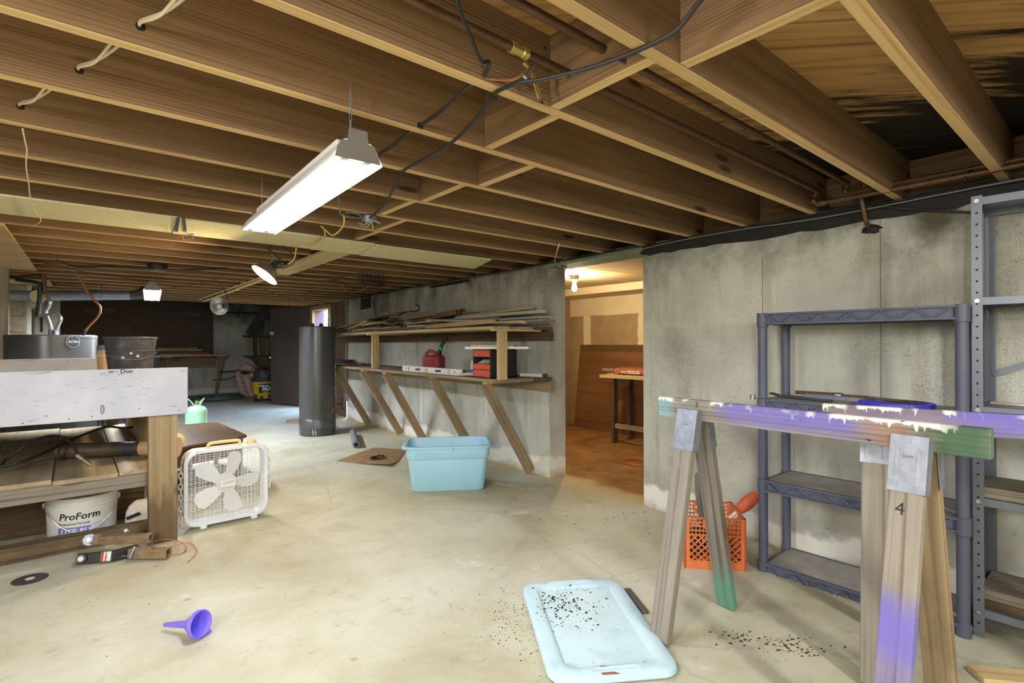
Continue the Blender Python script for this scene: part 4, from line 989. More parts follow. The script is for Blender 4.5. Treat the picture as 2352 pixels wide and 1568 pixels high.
c0 = onz(1127, 869.5, ZL); H_, DX, DY = .262, .30, .27
t = thing('drawer_cabinet', 'small black cabinet with orange drawers behind the right upright', 'cabinet', (c0.x+.12, c0.y+.13, ZL))
w_ = .012
mb = MB().bx(0, DX, 0, w_, 0, H_).bx(0, DX, DY-w_, DY, 0, H_).bx(0, DX, 0, DY, 0, w_).bx(0, DX, 0, DY, H_-w_, H_).bx(DX-w_, DX, 0, DY, 0, H_)
for z in (.075, .128, .19): mb.bx(.005, DX, 0, DY, z-.003, z+.003)
off = V((c0.x, c0.y, ZL)); sh = Matrix.Translation(off)
obj('carcass', mb.xf(sh), M['cabinet_black'], t, world=True, bev=.001)
for z0, z1 in ((.012, .072), (.078, .126), (.193, .25)):
    dr = obj('drawer', MB().bx(-.004, .006, .014, DY-.014, z0, z1).bx(.006, .2, .02, DY-.02, z0+.004, z0+.01).xf(sh), M['drawer_orange'], t, world=True, bev=.0015)
    obj('pull', MB().bx(-.010, -.003, DY/2-.03, DY/2+.03, z0+.008, z0+.014).xf(sh), M['drawer_orange'], dr, world=True)
mb = MB()
for i in range(5): mb.bar((.0, .05+.03*i, .135), (.08, .06+.034*i, .165), .03, .002, (.3,.2,1))
obj('sandpaper', mb.xf(sh), M['paper'], t, world=True)
zc = ZL + H_
for a, b, r, lab, m_ in (((1068,802),(1213,799.5),.012,'white tube on top of the black cabinet, nearer of the two','white'), ((1082,796),(1180,794),.012,'cream tube on top of the black cabinet, lying behind the white one','cream')):
    p = deep(*a, 4.62 if r and lab.startswith('white') else 4.72); q = deep(*b, 4.60 if lab.startswith('white') else 4.72)
    z_ = zc + r + (.0 if lab.startswith('white') else .012); p.z = q.z = z_
    t = thing('round_tube', lab, 'tube', (p+q)/2, group='tubes on the black cabinet'); obj('pipe', MB().cyl(p, q, r, n=14), M[m_], t, sm=True, world=True)
    dd = (q-p).normalized(); obj('end_pin', MB().cyl(q, q + dd*.03, r*.55, n=10), M['black'] if m_ == 'cream' else M['steel'], t, sm=True, world=True)
p = onwall(1086, 851, .33); p.z = ZL
t = thing('spray_bottle', 'white and blue bottle standing left of the black cabinet', 'bottle', p)
obj('body', MB().lathe([(.0,0),(.022,0),(.023,.004),(.023,.105),(.019,.115),(.017,.118)], 20, cap1=True), M['white'], t, sm=True)
obj('cap', MB().cyl((0,0,.118),(0,0,.142),.019,n=16), M['white'], t, sm=True)
obj('label', MB().lathe([(.0232,.012),(.0236,.012),(.0236,.055),(.0232,.055)], 20), M['blue_label'], t, sm=True)
p = onwall(1097, 848, .25); p.z = ZL
t = thing('spray_bottle', 'second white bottle, half hidden by the cabinet behind the first', 'bottle', p)
obj('body', MB().lathe([(.0,0),(.022,0),(.023,.004),(.023,.11),(.017,.122)], 20, cap1=True), M['white'], t, sm=True)
obj('cap', MB().cyl((0,0,.122),(0,0,.146),.018,n=16), M['white'], t, sm=True)
p, q = onwall(1196, 856, .2), onwall(1248, 861, .14); p.z = q.z = ZL + .02
t = thing('clear_tube', 'clear plastic tube lying right of the black cabinet', 'tube', (p+q)/2); obj('pipe', MB().cyl(p, q, .018, n=12), M['hose_white'], t, sm=True, world=True); obj('end_ring', MB().cyl(q, q + (q-p).normalized()*.03, .022, n=12), M['black_dusty'], t, sm=True, world=True)
c0 = onwall(1076, 860, .50); c0.z = ZL + .008
pts = [c0 + V((math.cos(a)*.075*(1+.1*math.sin(3*a)), math.sin(a)*.10, .006*math.sin(2*a)+.004)) for a in [2*PI*i/24 for i in range(48)]]
for i, p in enumerate(pts): p.z += .010*(i >= 24)
tag(obj('strap_coil', MB().tube(pts, .006, 6), M['hose_white'], sm=True), 'loose white strap coil between the level and the black cabinet', 'strap')
p = onwall(1050, 848, .30); p.z = ZL
t = thing('hand_block', 'flat grey sanding block lying behind the right end of the level', 'block', p, .4); obj('body', MB().bx(-.10,.10,-.04,.04,0,.035), M['cable_grey'], t, bev=.006); obj('felt', MB().bx(-.10,.10,-.041,.041,0,.006), M['black'], t)
p = onwall(960, 846, .38); p.z = ZL
tag(obj('rag', MB().ball(p + V((0,0,.012)), .03, 10, 6, (1.2,.9,.4)), M['white'], sm=True), 'small white crumpled rag behind the level', 'rag')
p, q = onwall(776, 834, .45), onwall(812, 829, .40); p.z, q.z = ZL + .055, ZL + .055
t = thing('caulk_gun', 'black caulking gun lying at the left end of the lower tier', 'tool', (p+q)/2)
obj('barrel', MB().cyl(p, q, .030, n=16), M['black_dusty'], t, sm=True, world=True); obj('trigger', MB().bar(q, q + V((.02,-.22,-.03)), .02, .03).bar(q + V((0,-.05,0)), q + V((.02,-.16,-.035)), .012, .014), M['galv'], t, world=True); obj('rod', MB().cyl(q, q + V((.02,-.30,-.01)), .005, n=8), M['steel'], t, sm=True, world=True)
for i, (x, y, o_, lab) in enumerate(((790,841,.5,'white paper sheet under the caulking gun'), (806,840,.35,'second crumpled paper sheet beside the caulking gun'))):
    c0 = onwall(x, y, o_); mb = MB(); n_ = 5
    vs = [(c0.x + (a-2)*.05, c0.y + (b-2)*.09, ZL + .004 + .012*rnd.random()) for a in range(n_) for b in range(n_)]
    fs = [(a*n_+b, a*n_+b+1, (a+1)*n_+b+1, (a+1)*n_+b) for a in range(n_-1) for b in range(n_-1)]
    vs2 = [(x_, y_, z_-.0015) for x_, y_, z_ in vs]; mb.add(vs, fs); mb.add(vs2, [f[::-1] for f in fs])
    tag(obj('paper_sheet', mb, M['paper'], sm=True), lab, 'paper')
# on the wall itself
a, b = onwall(829, 680, .006), onwall(852, 708, .006)
t = thing('wall_hatch', 'square black hatch high on the concrete wall above the lumber', 'hatch', (a.x, (a.y+b.y)/2, b.z))
obj('plate', MB().bar(WP(a.y, .008, (a.z+b.z)/2), WP(b.y, .008, (a.z+b.z)/2), a.z-b.z, .012, (1,0,0)), M['black'], t, world=True, bev=.003)
obj('frame_lip', MB().bar(WP(a.y, .016, b.z+.02), WP(b.y, .016, b.z+.02), .03, .008, (1,0,0)), M['black_dusty'], t, world=True)
a = onwall(795.5, 912, .03)
t = thing('outlet_box', 'outlet box on a grey conduit at the far end of the concrete wall', 'outlet', (a.x, a.y, a.z))
obj('conduit', MB().cyl(WP(a.y, .016, a.z), WP(a.y, .016, 1.97), .012, n=10), M['cable_grey'], t, sm=True, world=True)
obj('box', MB().bar(WP(a.y, .025, a.z-.06), WP(a.y, .025, a.z+.06), .075, .05, (1,0,0)), M['galv'], t, world=True, bev=.004)
pts = [WP(a.y-.02, .05, a.z), WP(a.y-.1, .12, a.z-.1), WP(a.y-.3, .3, .10), WP(a.y-.5, .42, .012), WP(a.y-.9, .5, .012)]
tag(obj('power_cord', MB().tube(smooth_pts(pts), .006, 6), M['cable_grey'], sm=True), 'grey cord from the outlet box down to the floor by the water heater', 'cord')
# ================================================================== the bench on the left
t = thing('workbench', 'deep low workbench with a scuffed white front board and plank shelf', 'bench', (-.35, 5.2, 0))
fb = board('front_board', (-1.55, 3.941, .953), (.567, 3.941, .953), .297, .019, M['white_board'], t, (0,1,0))
for px_, py_ in ((52,972),(106,955),(158,962),(211,956),(320,938),(411,941)):
    p = ony(px_, py_, 3.9315); obj('nail', MB().disc(p, .0035, (0,-1,0), 10), M['ink'], fb, world=True)
p = ony(235, 940, 3.928); obj('wire_loop', MB().tube([p + V((.007*math.sin(a_), -.004, .026*math.cos(a_))) for a_ in [2*PI*i/16 for i in range(16)]], .0014, 5, closed=True), M['cable_black'], fb, sm=True, world=True)
for (px_, py_, s_, sz, m_, sy) in ((276, 857, 'Don', .034, 'ink', 0), (250, 856, 'un', .020, 'ink', 0), (228, 862, 'workbench', .011, 'grey_ink', .2), (272, 861, 'pump', .013, 'grey_ink', 0)):
    p = ony(px_, py_, 3.9312); fr = frame(p, (1,0,.0), (0,0,1))
    obj('handwriting', text_mb(s_, sz, .0002, shear=sy, bold=.0006 if m_ == 'ink' else 0).xf(fr), M[m_], fb, world=True)
p = ony(249, 853, 3.9310); obj('strike_line', MB().bar(p + V((0,0,-.002)), p + V((.05,0,.0)), .002, .0006, (0,1,0)), M['ink'], fb, world=True)
for px_, y0, y1 in ((357,845,906),(316,845,866),(275,866,874)):
    a, b = ony(px_, y0, 3.9312), ony(px_, y1, 3.9312); mb = MB(); mb.rings([[(a.x + sx*wd_, a.y, a.z + (b.z-a.z)*f), (a.x + sx*wd_, a.y-.0004, a.z + (b.z-a.z)*f)] [::1] for f, wd_, sx in ()], False, False) if False else None
    obj('drip', MB().bar(a, b, .004, .0006, (0,1,0)), M['cream'], fb, world=True)
bb = board('back_board', (-1.55, 6.42, .97), (ony(237, 830, 6.42).x, 6.42, .97), .30, .019, M['white_board'], t, (0,1,0))
post = board('post', (.438, 4.002, 0), (.438, 4.002, .90), .152, .088, M['post'], t, (0,1,0), bev=.004)
board('post', (-.95, 4.002, 0), (-.95, 4.002, .90), .152, .088, M['post'], t, (0,1,0))
obj('bench_top', MB().bx(-1.55, .36, 3.96, 6.41, .842, .860), M['grey_wood'], t, world=True)
board('front_beam', (-1.55, 4.066, .385), (.37, 4.066, .405), .105, .038, M['grey_wood'], t, (0,1,0))
board('sill', (-1.55, 4.14, .046), (.40, 4.19, .046), .088, .092, M['dark_wood'], t, (0,0,1))
xs = []
for px_, py_ in ((118, 1120), (273, 1090)): xs.append(onz(px_, py_, .452).x)
xs = [-.98, -.66] + [xs[0] - .0] + [xs[1]] + [.395]
xs = sorted(xs)
for i in range(len(xs)-1):
    a, b = xs[i], xs[i+1]; c0 = (a+b)/2; y0 = 4.035 + rnd.uniform(-.006, .008); dz = .008*(i % 2)
    board('shelf_plank', (c0, y0, .446 + dz), (c0, 6.46 + rnd.uniform(-.03,.05), .446 + dz), b - a - .006, .026, M['plank'], t, (0,0,1))
board('side_panel', (.412, 5.15, .43), (.412, 6.35, .43), .84, .018, M['ply'], t, (1,0,0))
board('side_panel', (.412, 4.30, .62), (.412, 5.14, .62), .42, .018, M['ply'], t, (1,0,0))
board('rear_panel', (-1.5, 4.66, .215), (.40, 4.66, .215), .42, .02, M['dark_wood'], t, (0,1,0))
board('rear_post', (-.95, 6.46, 0), (-.95, 6.46, .95), .09, .09, M['dark_wood'], t, (0,1,0)); board('rear_post', (.30, 6.46, 0), (.30, 6.46, .95), .09, .09, M['dark_wood'], t, (0,1,0))
struct(board('trim_5', (-.515, 6.95, 0), (-.515, 6.95, JZ), .09, .09, M['grey_wood'], None, (0,1,0)))
# black tub and plastic jug on the bench top
c0 = deep(300, 845, 3.66); c0.z = .86
t = thing('planter_tub', 'black scuffed plastic tub with a wire handle standing on the bench', 'bucket', c0)
prof = [(.0,0),(.098,0),(.104,.012),(.150,.425),(.156,.428),(.157,.440),(.149,.441),(.144,.425),(.098,.02),(.0,.016)]
obj('body', MB().lathe(prof, 40), M['black_dusty'], t, sm=True)
hr = [(.1475*math.cos(a), .1475*math.sin(a), .335 - .05*max(0, -math.sin(a))**1.5) for a in [PI + PI*i/20 for i in range(21)]]
obj('handle', MB().tube([(x*1.02, y*1.02, z) for x, y, z in hr], .0025, 6), M['steel'], t, sm=True)
obj('wire_band', MB().tube([(.1445*math.cos(a), .1445*math.sin(a), .345) for a in [2*PI*i/32 for i in range(32)]], .002, 5, closed=True), M['steel'], t, sm=True)
for a, z in ((-1.95, .30), (-1.35, .31), (-1.62, .33)):
    r = .104 + .046*z/.425 + .001; obj('paint_spot', MB().disc((r*math.cos(a), r*math.sin(a), z), .009, (math.cos(a), math.sin(a), -.1), 10), M['paper'], t)
c0 = deep(247, 845, 4.0); c0.z = .86
t = thing('plastic_jug', 'tan plastic jug with a slate blue lid beside the black tub', 'jug', c0)
obj('body', MB().lathe([(.0,0),(.055,0),(.06,.01),(.062,.22),(.066,.30),(.067,.345),(.0,.345)], 28), M['tan'], t, sm=True)
obj('rings', MB().lathe([(.066,.295),(.069,.30),(.069,.31),(.066,.315)], 28), M['cream'], t, sm=True)
obj('lid', MB().lathe([(.0,.345),(.066,.345),(.066,.382),(.0,.385)], 28), M['slate_lid'], t, sm=True)
# on the plank shelf: metal pipe with a cream globe, air hose
a, b = V((onz(140, 1052, .52).x, onz(140, 1052, .52).y, .525)), V((.47, 4.62, .525))
a = deep(143, 1047, 3.62); b = deep(338, 1042, 3.72); a.z = b.z = .515
t = thing('flue_pipe', 'tarnished round metal pipe lying on the plank shelf', 'pipe', (a+b)/2)
d = (b-a).normalized(); L = (b-a).length
obj('pipe', MB().tube([a, a + d*L*.70], .052, 24), M['old_pipe'], t, sm=True, world=True)
obj('collar', MB().tube([a - d*.02, a - d*.012, a + d*.008, a + d*.016], [.060,.068,.068,.053], 24), M['old_pipe'], t, sm=True, world=True)
obj('sleeve', MB().tube([a + d*L*.66, a + d*L*.92], .049, 24), M['black_dusty'], t, sm=True, world=True)
obj('taper', MB().tube([a + d*L*.92, b + d*.06, b + d*.2], [.049,.06,.07], 24), M['tan'], t, sm=True, world=True)
c0 = deep(411, 1012, 3.85)
t = thing('globe_shade', 'cream rounded globe shade peeking out right of the bench post', 'globe', c0)
obj('globe', MB().ball((0,0,0), .042, 18, 10, (1,.9,1.25)), M['cream'], t, sm=True); obj('neck', MB().cyl((-.03,0,-.03),(-.10,.02,-.06),.028,n=14), M['tan'], t, sm=True)
hp = [(304,981),(280,982),(245,980),(205,993),(160,1012),(100,1040),(50,1060),(8,1070),(3,1068),(20,1050),(60,1022),(100,1004),(130,1001),(155,1010),(172,1030),(180,1048)]
dep = [4.35,4.2,4.05,3.85,3.6,3.35,3.2,3.15,3.15,3.2,3.25,3.25,3.2,3.15,3.1,3.08]
pts = [deep(x, y, z) for (x, y), z in zip(hp, dep)]
for p in pts: p.z = max(p.z, .472)
t = thing('air_hose', 'dark air hose with a metal coupling looped on the plank shelf', 'hose', pts[7])
obj('hose', MB().tube(smooth_pts(pts, 5), .0085, 8), M['cable_black'], t, sm=True, world=True)
e = pts[-1]; dn = V((.05, -.02, -.05)); obj('coupling', MB().tube([e + V((-.01,.0,.012)), e, e + dn*.4, e + dn*.42, e + dn*1.1], [.012,.016,.016,.012,.010], 10), M['old_pipe'], t, sm=True, world=True)
# bucket of joint compound behind the sill
c0 = deep(190, 1245, 3.43); c0.z = 0
RB = .182
t = thing('compound_bucket', 'white joint compound bucket with blue lettering under the bench', 'bucket', c0)
obj('body', MB().lathe([(.0,.0),(RB-.012,.0),(RB-.008,.01),(RB,.225),(RB+.007,.226),(RB+.007,.245),(RB,.246),(RB,.268),(RB+.006,.27),(RB+.006,.29),(.0,.293)], 48), M['white'], t, sm=True)
fa = math.atan2(-c0.x, c0.y)   # the label faces the camera
def rotz(a): return Matrix.Rotation(a, 4, 'Z')
for s_, sz, z, xo, m_, sh, bo in (('ProForm', .058, .160, -.125, 'ink', .15, .0010), ('Professional Formula', .019, .128, -.130, 'ink', .2, 0), ('LITE-BLUE', .044, .072, -.118, 'white', .15, .001), ('Lightweight', .019, .040, -.060, 'ink', .2, 0), ('Joint Compound', .019, .018, -.060, 'ink', .2, 0)):
    obj('lettering', text_mb(s_, sz, .0003, shear=sh, bold=bo, wrap_r=RB - .001 if z > .15 else RB - .0025).xf(Matrix.Translation((xo*0, 0, z)) @ rotz(xo/RB)), M[m_], t)
def wrap_patch(x0, x1, z0, z1, r, n=12):
    mb = MB(); vs = []
    for i in range(n+1):
        a = (x0 + (x1-x0)*i/n)/r
        for rr in (r, r + .0006): vs += [(rr*math.sin(a), -rr*math.cos(a), z0), (rr*math.sin(a), -rr*math.cos(a), z1)]
    fs = []
    for i in range(n): a = 4*i; b = a+4; fs += [(a+2, b+2, b+3, a+3), (a, a+1, b+1, b), (a+1, a+3, b+3, b+1), (a, b, b+2, a+2)]
    return mb.add(vs, fs)
obj('label_block', wrap_patch(-.130, .040, .060, .112, RB - .0028), M['blue_label'], t)
obj('label_block', wrap_patch(-.130, -.068, .030, .044, RB - .0032), M['ink'], t)
for i in range(6): obj('fine_print', wrap_patch(.050, .13 - .01*(i % 3), .118 - .008*i, .1195 - .008*i, RB - .0022), M['blue_label'], t)
hp = [(RB*math.cos(a)*1.04, -RB*abs(math.sin(a))**.6*1.03, .235 - .16*math.sin(a)**2) for a in [PI*i/24 for i in range(25)]]
obj('handle', MB().tube(hp, .0022, 6), M['steel'], t, sm=True)
obj('grip', MB().tube(hp[10:15], .008, 8), M['white'], t, sm=True)
for s in (-1, 1): obj('ear', MB().cyl((s*RB, 0, .235), (s*(RB+.014), 0, .235), .018, n=12), M['white'], t, sm=True)
c0 = deep(326, 1186, 3.55); c0.z = 0
t = thing('cement_bag', 'crumpled white paper bag half hidden behind the bench post', 'bag', c0)
mb = MB(); n_ = 12
lo = [[(math.cos(2*PI*j/n_)*.10*f*(1+.12*math.sin(5*j)), math.sin(2*PI*j/n_)*.07*f*(1+.1*math.cos(3*j)), z) for j in range(n_)] for f, z in ((.9,0),(1.1,.04),(1.0,.13),(.8,.17),(.4,.2))]
obj('sack', MB().rings(lo), M['paper'], t, sm=True); obj('print', MB().bar((-.09,-.075,.11), (-.02,-.088,.135), .02, .003, (0,1,0)), M['ink'], t)

# trailer hitch mounts on the floor
R3 = Matrix.Rotation
def boxtube(mb, p, q, w, wall=.006, up=(0,0,1)):
    p, q = V(p), V(q); d = (q-p).normalized(); u = V(up); u = (u - d*u.dot(d)).normalized(); r = d.cross(u); lo = []
    for c, h in ((p, w/2), (q, w/2), (q, w/2-wall), (p, w/2-wall)): lo.append([c + r*(a*h) + u*(b*h) for a, b in ((-1,-1),(1,-1),(1,1),(-1,1))])
    return mb.rings(lo, closed=True)
t = thing('ball_mount', 'rusty square-tube trailer ball mount lying on top of the other', 'hitch', (.24, 3.95, 0))
a, b = deep(232, 1253, 3.13), deep(347, 1247, 3.17); a.z, b.z = .088, .082
obj('shank', boxtube(MB(), a, b, .050), M['rust'], t, world=True, bev=.003)
d = (b-a).normalized(); c0 = a - d*.045
obj('tongue', MB().bar(a + d*.01, a - d*.09, .06, .022, (.1,-.9,.3)), M['rust'], t, world=True, bev=.006)
nb = V((-.15,-.93,.35)).normalized(); q0 = a - d*.06 + nb*.012
obj('nut', MB().cyl(q0, q0 + nb*.02, .022, n=6), M['galv'], t, world=True); obj('washer', MB().cyl(q0 - nb*.002, q0 + nb*.004, .032, n=18), M['galv'], t, world=True, sm=True); obj('bolt', MB().cyl(q0, q0 + nb*.03, .012, n=12), M['steel'], t, world=True, sm=True)
obj('ball', MB().ball(a + d*.14 + V((0, .05, .035)), .024, 16, 10), M['steel'], t, world=True, sm=True)
t = thing('ball_mount', 'black lettered trailer ball mount lying underneath on the floor', 'hitch', (.12, 3.80, 0))
a, b, c1 = deep(178, 1287, 2.98), deep(262, 1277, 3.02), deep(318, 1262, 3.12); a.z, b.z, c1.z = .034, .036, .036
obj('tongue', MB().bar(a, b, .058, .022, (.1,-.9,.25)).bar(b - (b-a).normalized()*.01, c1, .05, .05), M['black'], t, world=True, bev=.005)
nb = V((-.05,-.95,.3)).normalized(); q0 = a + (b-a)*.10 + nb*.011
obj('ball', MB().tube([q0, q0 + nb*.006, q0 + nb*.010, q0 + nb*.022, q0 + nb*.034, q0 + nb*.044], [.018,.018,.012,.024,.023,.012], 18), M['steel'], t, world=True, sm=True); obj('nut', MB().cyl(q0 + nb*.044, q0 + nb*.058, .014, n=6), M['steel'], t, world=True)
dt = (b-a).normalized(); nt_ = V((.1,-.9,.25)); nt_ = (nt_ - dt*nt_.dot(dt)).normalized(); vt = dt.cross(nt_)
vt = vt if vt.z < 0 else -vt
obj('sticker', MB().bar(a + (b-a)*.66 + nt_*.0116, a + (b-a)*.94 + nt_*.0116, .052, .001, nt_), M['paper'], t, world=True)
obj('sticker_edge', MB().bar(a + (b-a)*.66 + nt_*.0122, a + (b-a)*.74 + nt_*.0122, .052, .001, nt_), M['red_print'], t, world=True)
yx = nt_.cross(vt)
fr = frame(a + (b-a)*(.78 if yx.dot(dt) > 0 else .92) + nt_*.0124 - vt*.024, vt, yx)
obj('lettering', text_mb('U-HAUL', .0145, .0003, bold=.0006).xf(fr), M['ink'], t, world=True)
t = thing('receiver_stub', 'short rusty square receiver tube with a pin hole, lying on the floor', 'hitch', (.36, 3.76, 0))
a, b = deep(300, 1270, 3.06), deep(388, 1268, 3.06); a.z = b.z = .036
obj('tube', boxtube(MB(), a, b, .052, .006), M['rust'], t, world=True, bev=.003)
d = (b-a).normalized(); sd = V((d.y, -d.x, 0)); sd = sd if sd.y < 0 else -sd
obj('pin_hole', MB().disc(a + d*(b-a).length*.62 + V((0,0,.0265)), .009, (0,0,1)), M['ink'], t, world=True)
obj('hitch_pin', MB().cyl(a + d*.04 + sd*.02 + V((0,0,.045)), a + d*.03 + sd*.05 - V((0,0,.01)), .007, n=10).cyl(a - d*.02 + sd*.045, a + d*.08 + sd*.05, .003, n=8), M['galv'], t, world=True, sm=True)
pts = []
for i in range(46):
    a = PI*1.05 + i/46*2*PI*1.9; f = 1 + .10*math.sin(i*.5)
    pts.append(onz(388 + 42*f*math.cos(a), 1256 + 17*f*math.sin(a), .012 + .012*math.sin(i*.4)))
pts += [onz(424, 1246, .02), onz(444, 1252, .012), onz(452, 1264, .006), onz(446, 1277, .004), onz(430, 1291, .004)]
tag(obj('wire_coil', MB().tube(smooth_pts(pts, 3), .0024, 6), M['orange_wire'], sm=True), 'thin orange wire coil on the floor by the foot of the bench post', 'wire')

# box fan
F = V((.83, 4.082, 0)); t = thing('box_fan', 'white box fan with a wire grille standing beside the bench post', 'fan', F, math.radians(2))
W_, H_, D_, Z0 = .53, .515, .115, .018
def fr_loop(ins, y, r): return [(x, y, z) for x, z in rrect(W_-2*ins, H_-2*ins, r, 8, 0, Z0 + H_/2)]
lo = [fr_loop(0, .004, .085), fr_loop(.004, 0, .085), fr_loop(.022, 0, .07), fr_loop(.026, .006, .066), fr_loop(.026, D_-.006, .066), fr_loop(.022, D_, .07), fr_loop(.004, D_, .085), fr_loop(0, D_-.004, .085)]
obj('housing', MB().rings(lo, closed=True), M['white_metal'], t, sm=True)
def grille(y, nv, nh, name):
    mb = MB(); hw, hh, r = W_/2-.025, H_/2-.025, .066
    def ext(c, h1, h2):
        e = abs(c) - (h1 - r)
        return h2 if e <= 0 else h2 - r + math.sqrt(max(0, r*r - e*e))
    for i in range(1, nv):
        x = -hw + 2*hw*i/nv; z = ext(x, hw, hh); mb.bx(x-.0009, x+.0009, y-.0009, y+.0009, Z0+H_/2-z, Z0+H_/2+z)
    for i in range(1, nh):
        z = -hh + 2*hh*i/nh; x = ext(z, hh, hw); mb.bx(-x, x, y-.0016, y+.0004, Z0+H_/2+z-.0008, Z0+H_/2+z+.0008)
    return stuff(obj(name, mb, M['white_metal'], t))
grille(.012, 22, 44, 'front_grille'); grille(D_-.012, 16, 30, 'rear_grille')
CZ = Z0 + H_/2
obj('hub', MB().lathe([(.0,-.022),(.06,-.02),(.066,-.012),(.066,.014),(.0,.018)], 28).xf(Matrix.Translation((0,.055,CZ)) @ R3(PI/2, 4, 'X')), M['white'], t, sm=True)
for i in range(5):
    a = math.radians(78) + 2*PI*i/5; mb = MB(); pr = [(.05,-.025,.03),(.10,-.062,.055),(.17,-.078,.075),(.212,-.055,.07),(.222,-.005,.045),(.205,.025,.025),(.14,.03,.01),(.08,.026,.01),(.05,.02,.012)]
    pf = [V((x, .02 + (z-.03)*.9, y)) for x, y, z in pr]; bk = [p + V((0,.003,0)) for p in pf]
    mb.rings([pf, bk]); obj('blade', mb.xf(Matrix.Translation((0,.03,CZ)) @ R3(-a, 4, 'Y')), M['white'], t, sm=False)
obj('badge', MB().bx(-.048, .052, .004, .010, CZ-.022, CZ+.030), M['white'], t, bev=.003)
obj('badge_line', MB().bar((-.030, .0036, CZ+.006), (.036, .0036, CZ+.014), .004, .0006, (0,1,0)), M['grey_ink'], t)
obj('handle', MB().tube(smooth_pts([(-.115,.055,Z0+H_-.002),(-.105,.055,Z0+H_+.026),(-.05,.055,Z0+H_+.032),(.05,.055,Z0+H_+.032),(.085,.055,Z0+H_+.026),(.09,.055,Z0+H_-.002)]), .0115, 10), M['cream'], t, sm=True)
obj('speed_knob', MB().lathe([(.0,.0),(.03,.0),(.03,.012),(.022,.026),(.0,.028)], 20, (.165,.055,Z0+H_)), M['cream'], t, sm=True)
for x in (-.15, .17):
    obj('foot', MB().bx(x-.02, x+.02, -.006, D_+.006, 0, .02), M['white_metal'], t, bev=.004)
def chain(x, z0, z1, y, n):
    h = (z1-z0)/n; mb = MB()
    for i in range(n):
        zc_ = z0 + h*(i+.5)
        if i % 2: lp = [(x + .011*math.cos(a), y, zc_ + h*.62*math.sin(a)) for a in [2*PI*j/14 for j in range(14)]]
        else: lp = [(x, y + .011*math.cos(a), zc_ + h*.62*math.sin(a)) for a in [2*PI*j/14 for j in range(14)]]
        mb.tube(lp, .0038, 6, closed=True)
    return mb
obj('chain', chain(-W_/2-.016, .03, .43, .02, 11), M['white'], t, sm=True); obj('chain', chain(W_/2+.014, .20, .46, .02, 8), M['white'], t, sm=True)
for s in (-1, 1): obj('chain_hook', MB().tube([(s*(W_/2+.014), .02, .44+.02*(s>0)), (s*(W_/2+.004), .03, .48), (s*(W_/2-.02), .05, .515)], .0018, 6), M['brass'], t, sm=True)
for x, z in ((-.19, H_+.006), (.19, H_+.006), (.255, .27), (-.255, .2)): obj('screw', MB().disc((x, -.0008, z), .004, (0,-1,0), 8), M['steel'], t)

# stained low table behind the fan
pl = [(.50,4.96),(.60,4.86),(.72,5.00),(1.12,5.14),(1.225,5.26),(1.19,6.26),(1.08,6.36),(.62,6.36),(.50,6.22)]
t = thing('low_table', 'low stained wooden table with clipped corners behind the box fan', 'table', (.85, 5.65, 0))
cx_, cy_ = .85, 5.65
def sc(f): return [(cx_ + (x-cx_)*f, cy_ + (y-cy_)*f) for x, y in pl]
mb = MB(); mb.rings([[(x, y, z) for x, y in sc(f)] for f, z in ((.965,.388),(.985,.394),(1.,.404),(1.,.412),(.985,.420))])
obj('table_top', mb, M['walnut'], t, world=True)
pa = sc(.90); pi_ = sc(.86)
obj('apron', MB().rings([[(x, y, .25) for x, y in pa], [(x, y, .389) for x, y in pa], [(x, y, .389) for x, y in pi_], [(x, y, .25) for x, y in pi_]], closed=True), M['walnut'], t, world=True)
for i in (2, 4, 5, 7):
    x, y = sc(.86)[i]; obj('leg', MB().tube([(x, y, 0), (x, y, .03), (x, y, .25), (x, y, .388)], [.018,.022,.03,.03], 12), M['walnut'], t, sm=True, world=True)
# mint refrigerant cylinder
c0 = deep(451, 1000, 6.9); c0.z = 0
t = thing('gas_cylinder', 'mint green disposable gas cylinder with a wire collar on the floor', 'cylinder', c0)
r = .126
obj('body', MB().lathe([(.0,.0),(.07,.0),(.10,.02),(r,.06),(r,.20),(r+.002,.204),(r+.002,.212),(r,.216),(r,.36),(.118,.40),(.09,.43),(.04,.448),(.0,.452)], 40), M['mint'], t, sm=True)
for s in (-1, 1):
    obj('collar_handle', MB().tube(smooth_pts([(s*.03,-.05,.445),(s*.055,-.03,.49),(s*.09,0,.535),(s*.055,.03,.49),(s*.03,.05,.445)]), .007, 8), M['mint'], t, sm=True)
obj('valve', MB().cyl((0,0,.45),(0,0,.51),.014,n=12).cyl((0,0,.49),(.04,0,.49),.008,n=8), M['brass'], t, sm=True)
# ================================================================== under the joists
# cream duct board panels closing one joist bay
DY0, DY1, DZ = 3.60, 4.095, 1.984
segs = ((-3.3, .47, .50), (.475, 1.30, 1.385), (1.305, 1.70, 1.79), (1.705, 2.78, 2.95))
labs = ('long cream duct-board panel under the joists, running out past the bench', 'cream duct-board panel under the joists behind the far end of the shop light', 'short cream duct-board panel with slanted ends, above the wide plank', 'cream duct-board panel nearest the concrete wall, drooping slightly')
for i, ((x0, xa, xb), lab) in enumerate(zip(segs, labs)):
    z = DZ - .004*i; dr = -.03 if i == 3 else 0; y1 = DY1
    x0b = x0 if i == 0 else segs[i-1][2] + .005
    vs = [(x0, DY0, z), (xa, DY0, z), (xb, y1, z + dr*.3), (x0b, y1, z)]
    mb = MB().rings([[V(p) for p in vs], [V(p) + V((0,0,.010)) for p in vs]])
    t = tag(obj('duct_panel', mb, M['duct_panel']), lab, 'panel', 'cream duct-board panels')
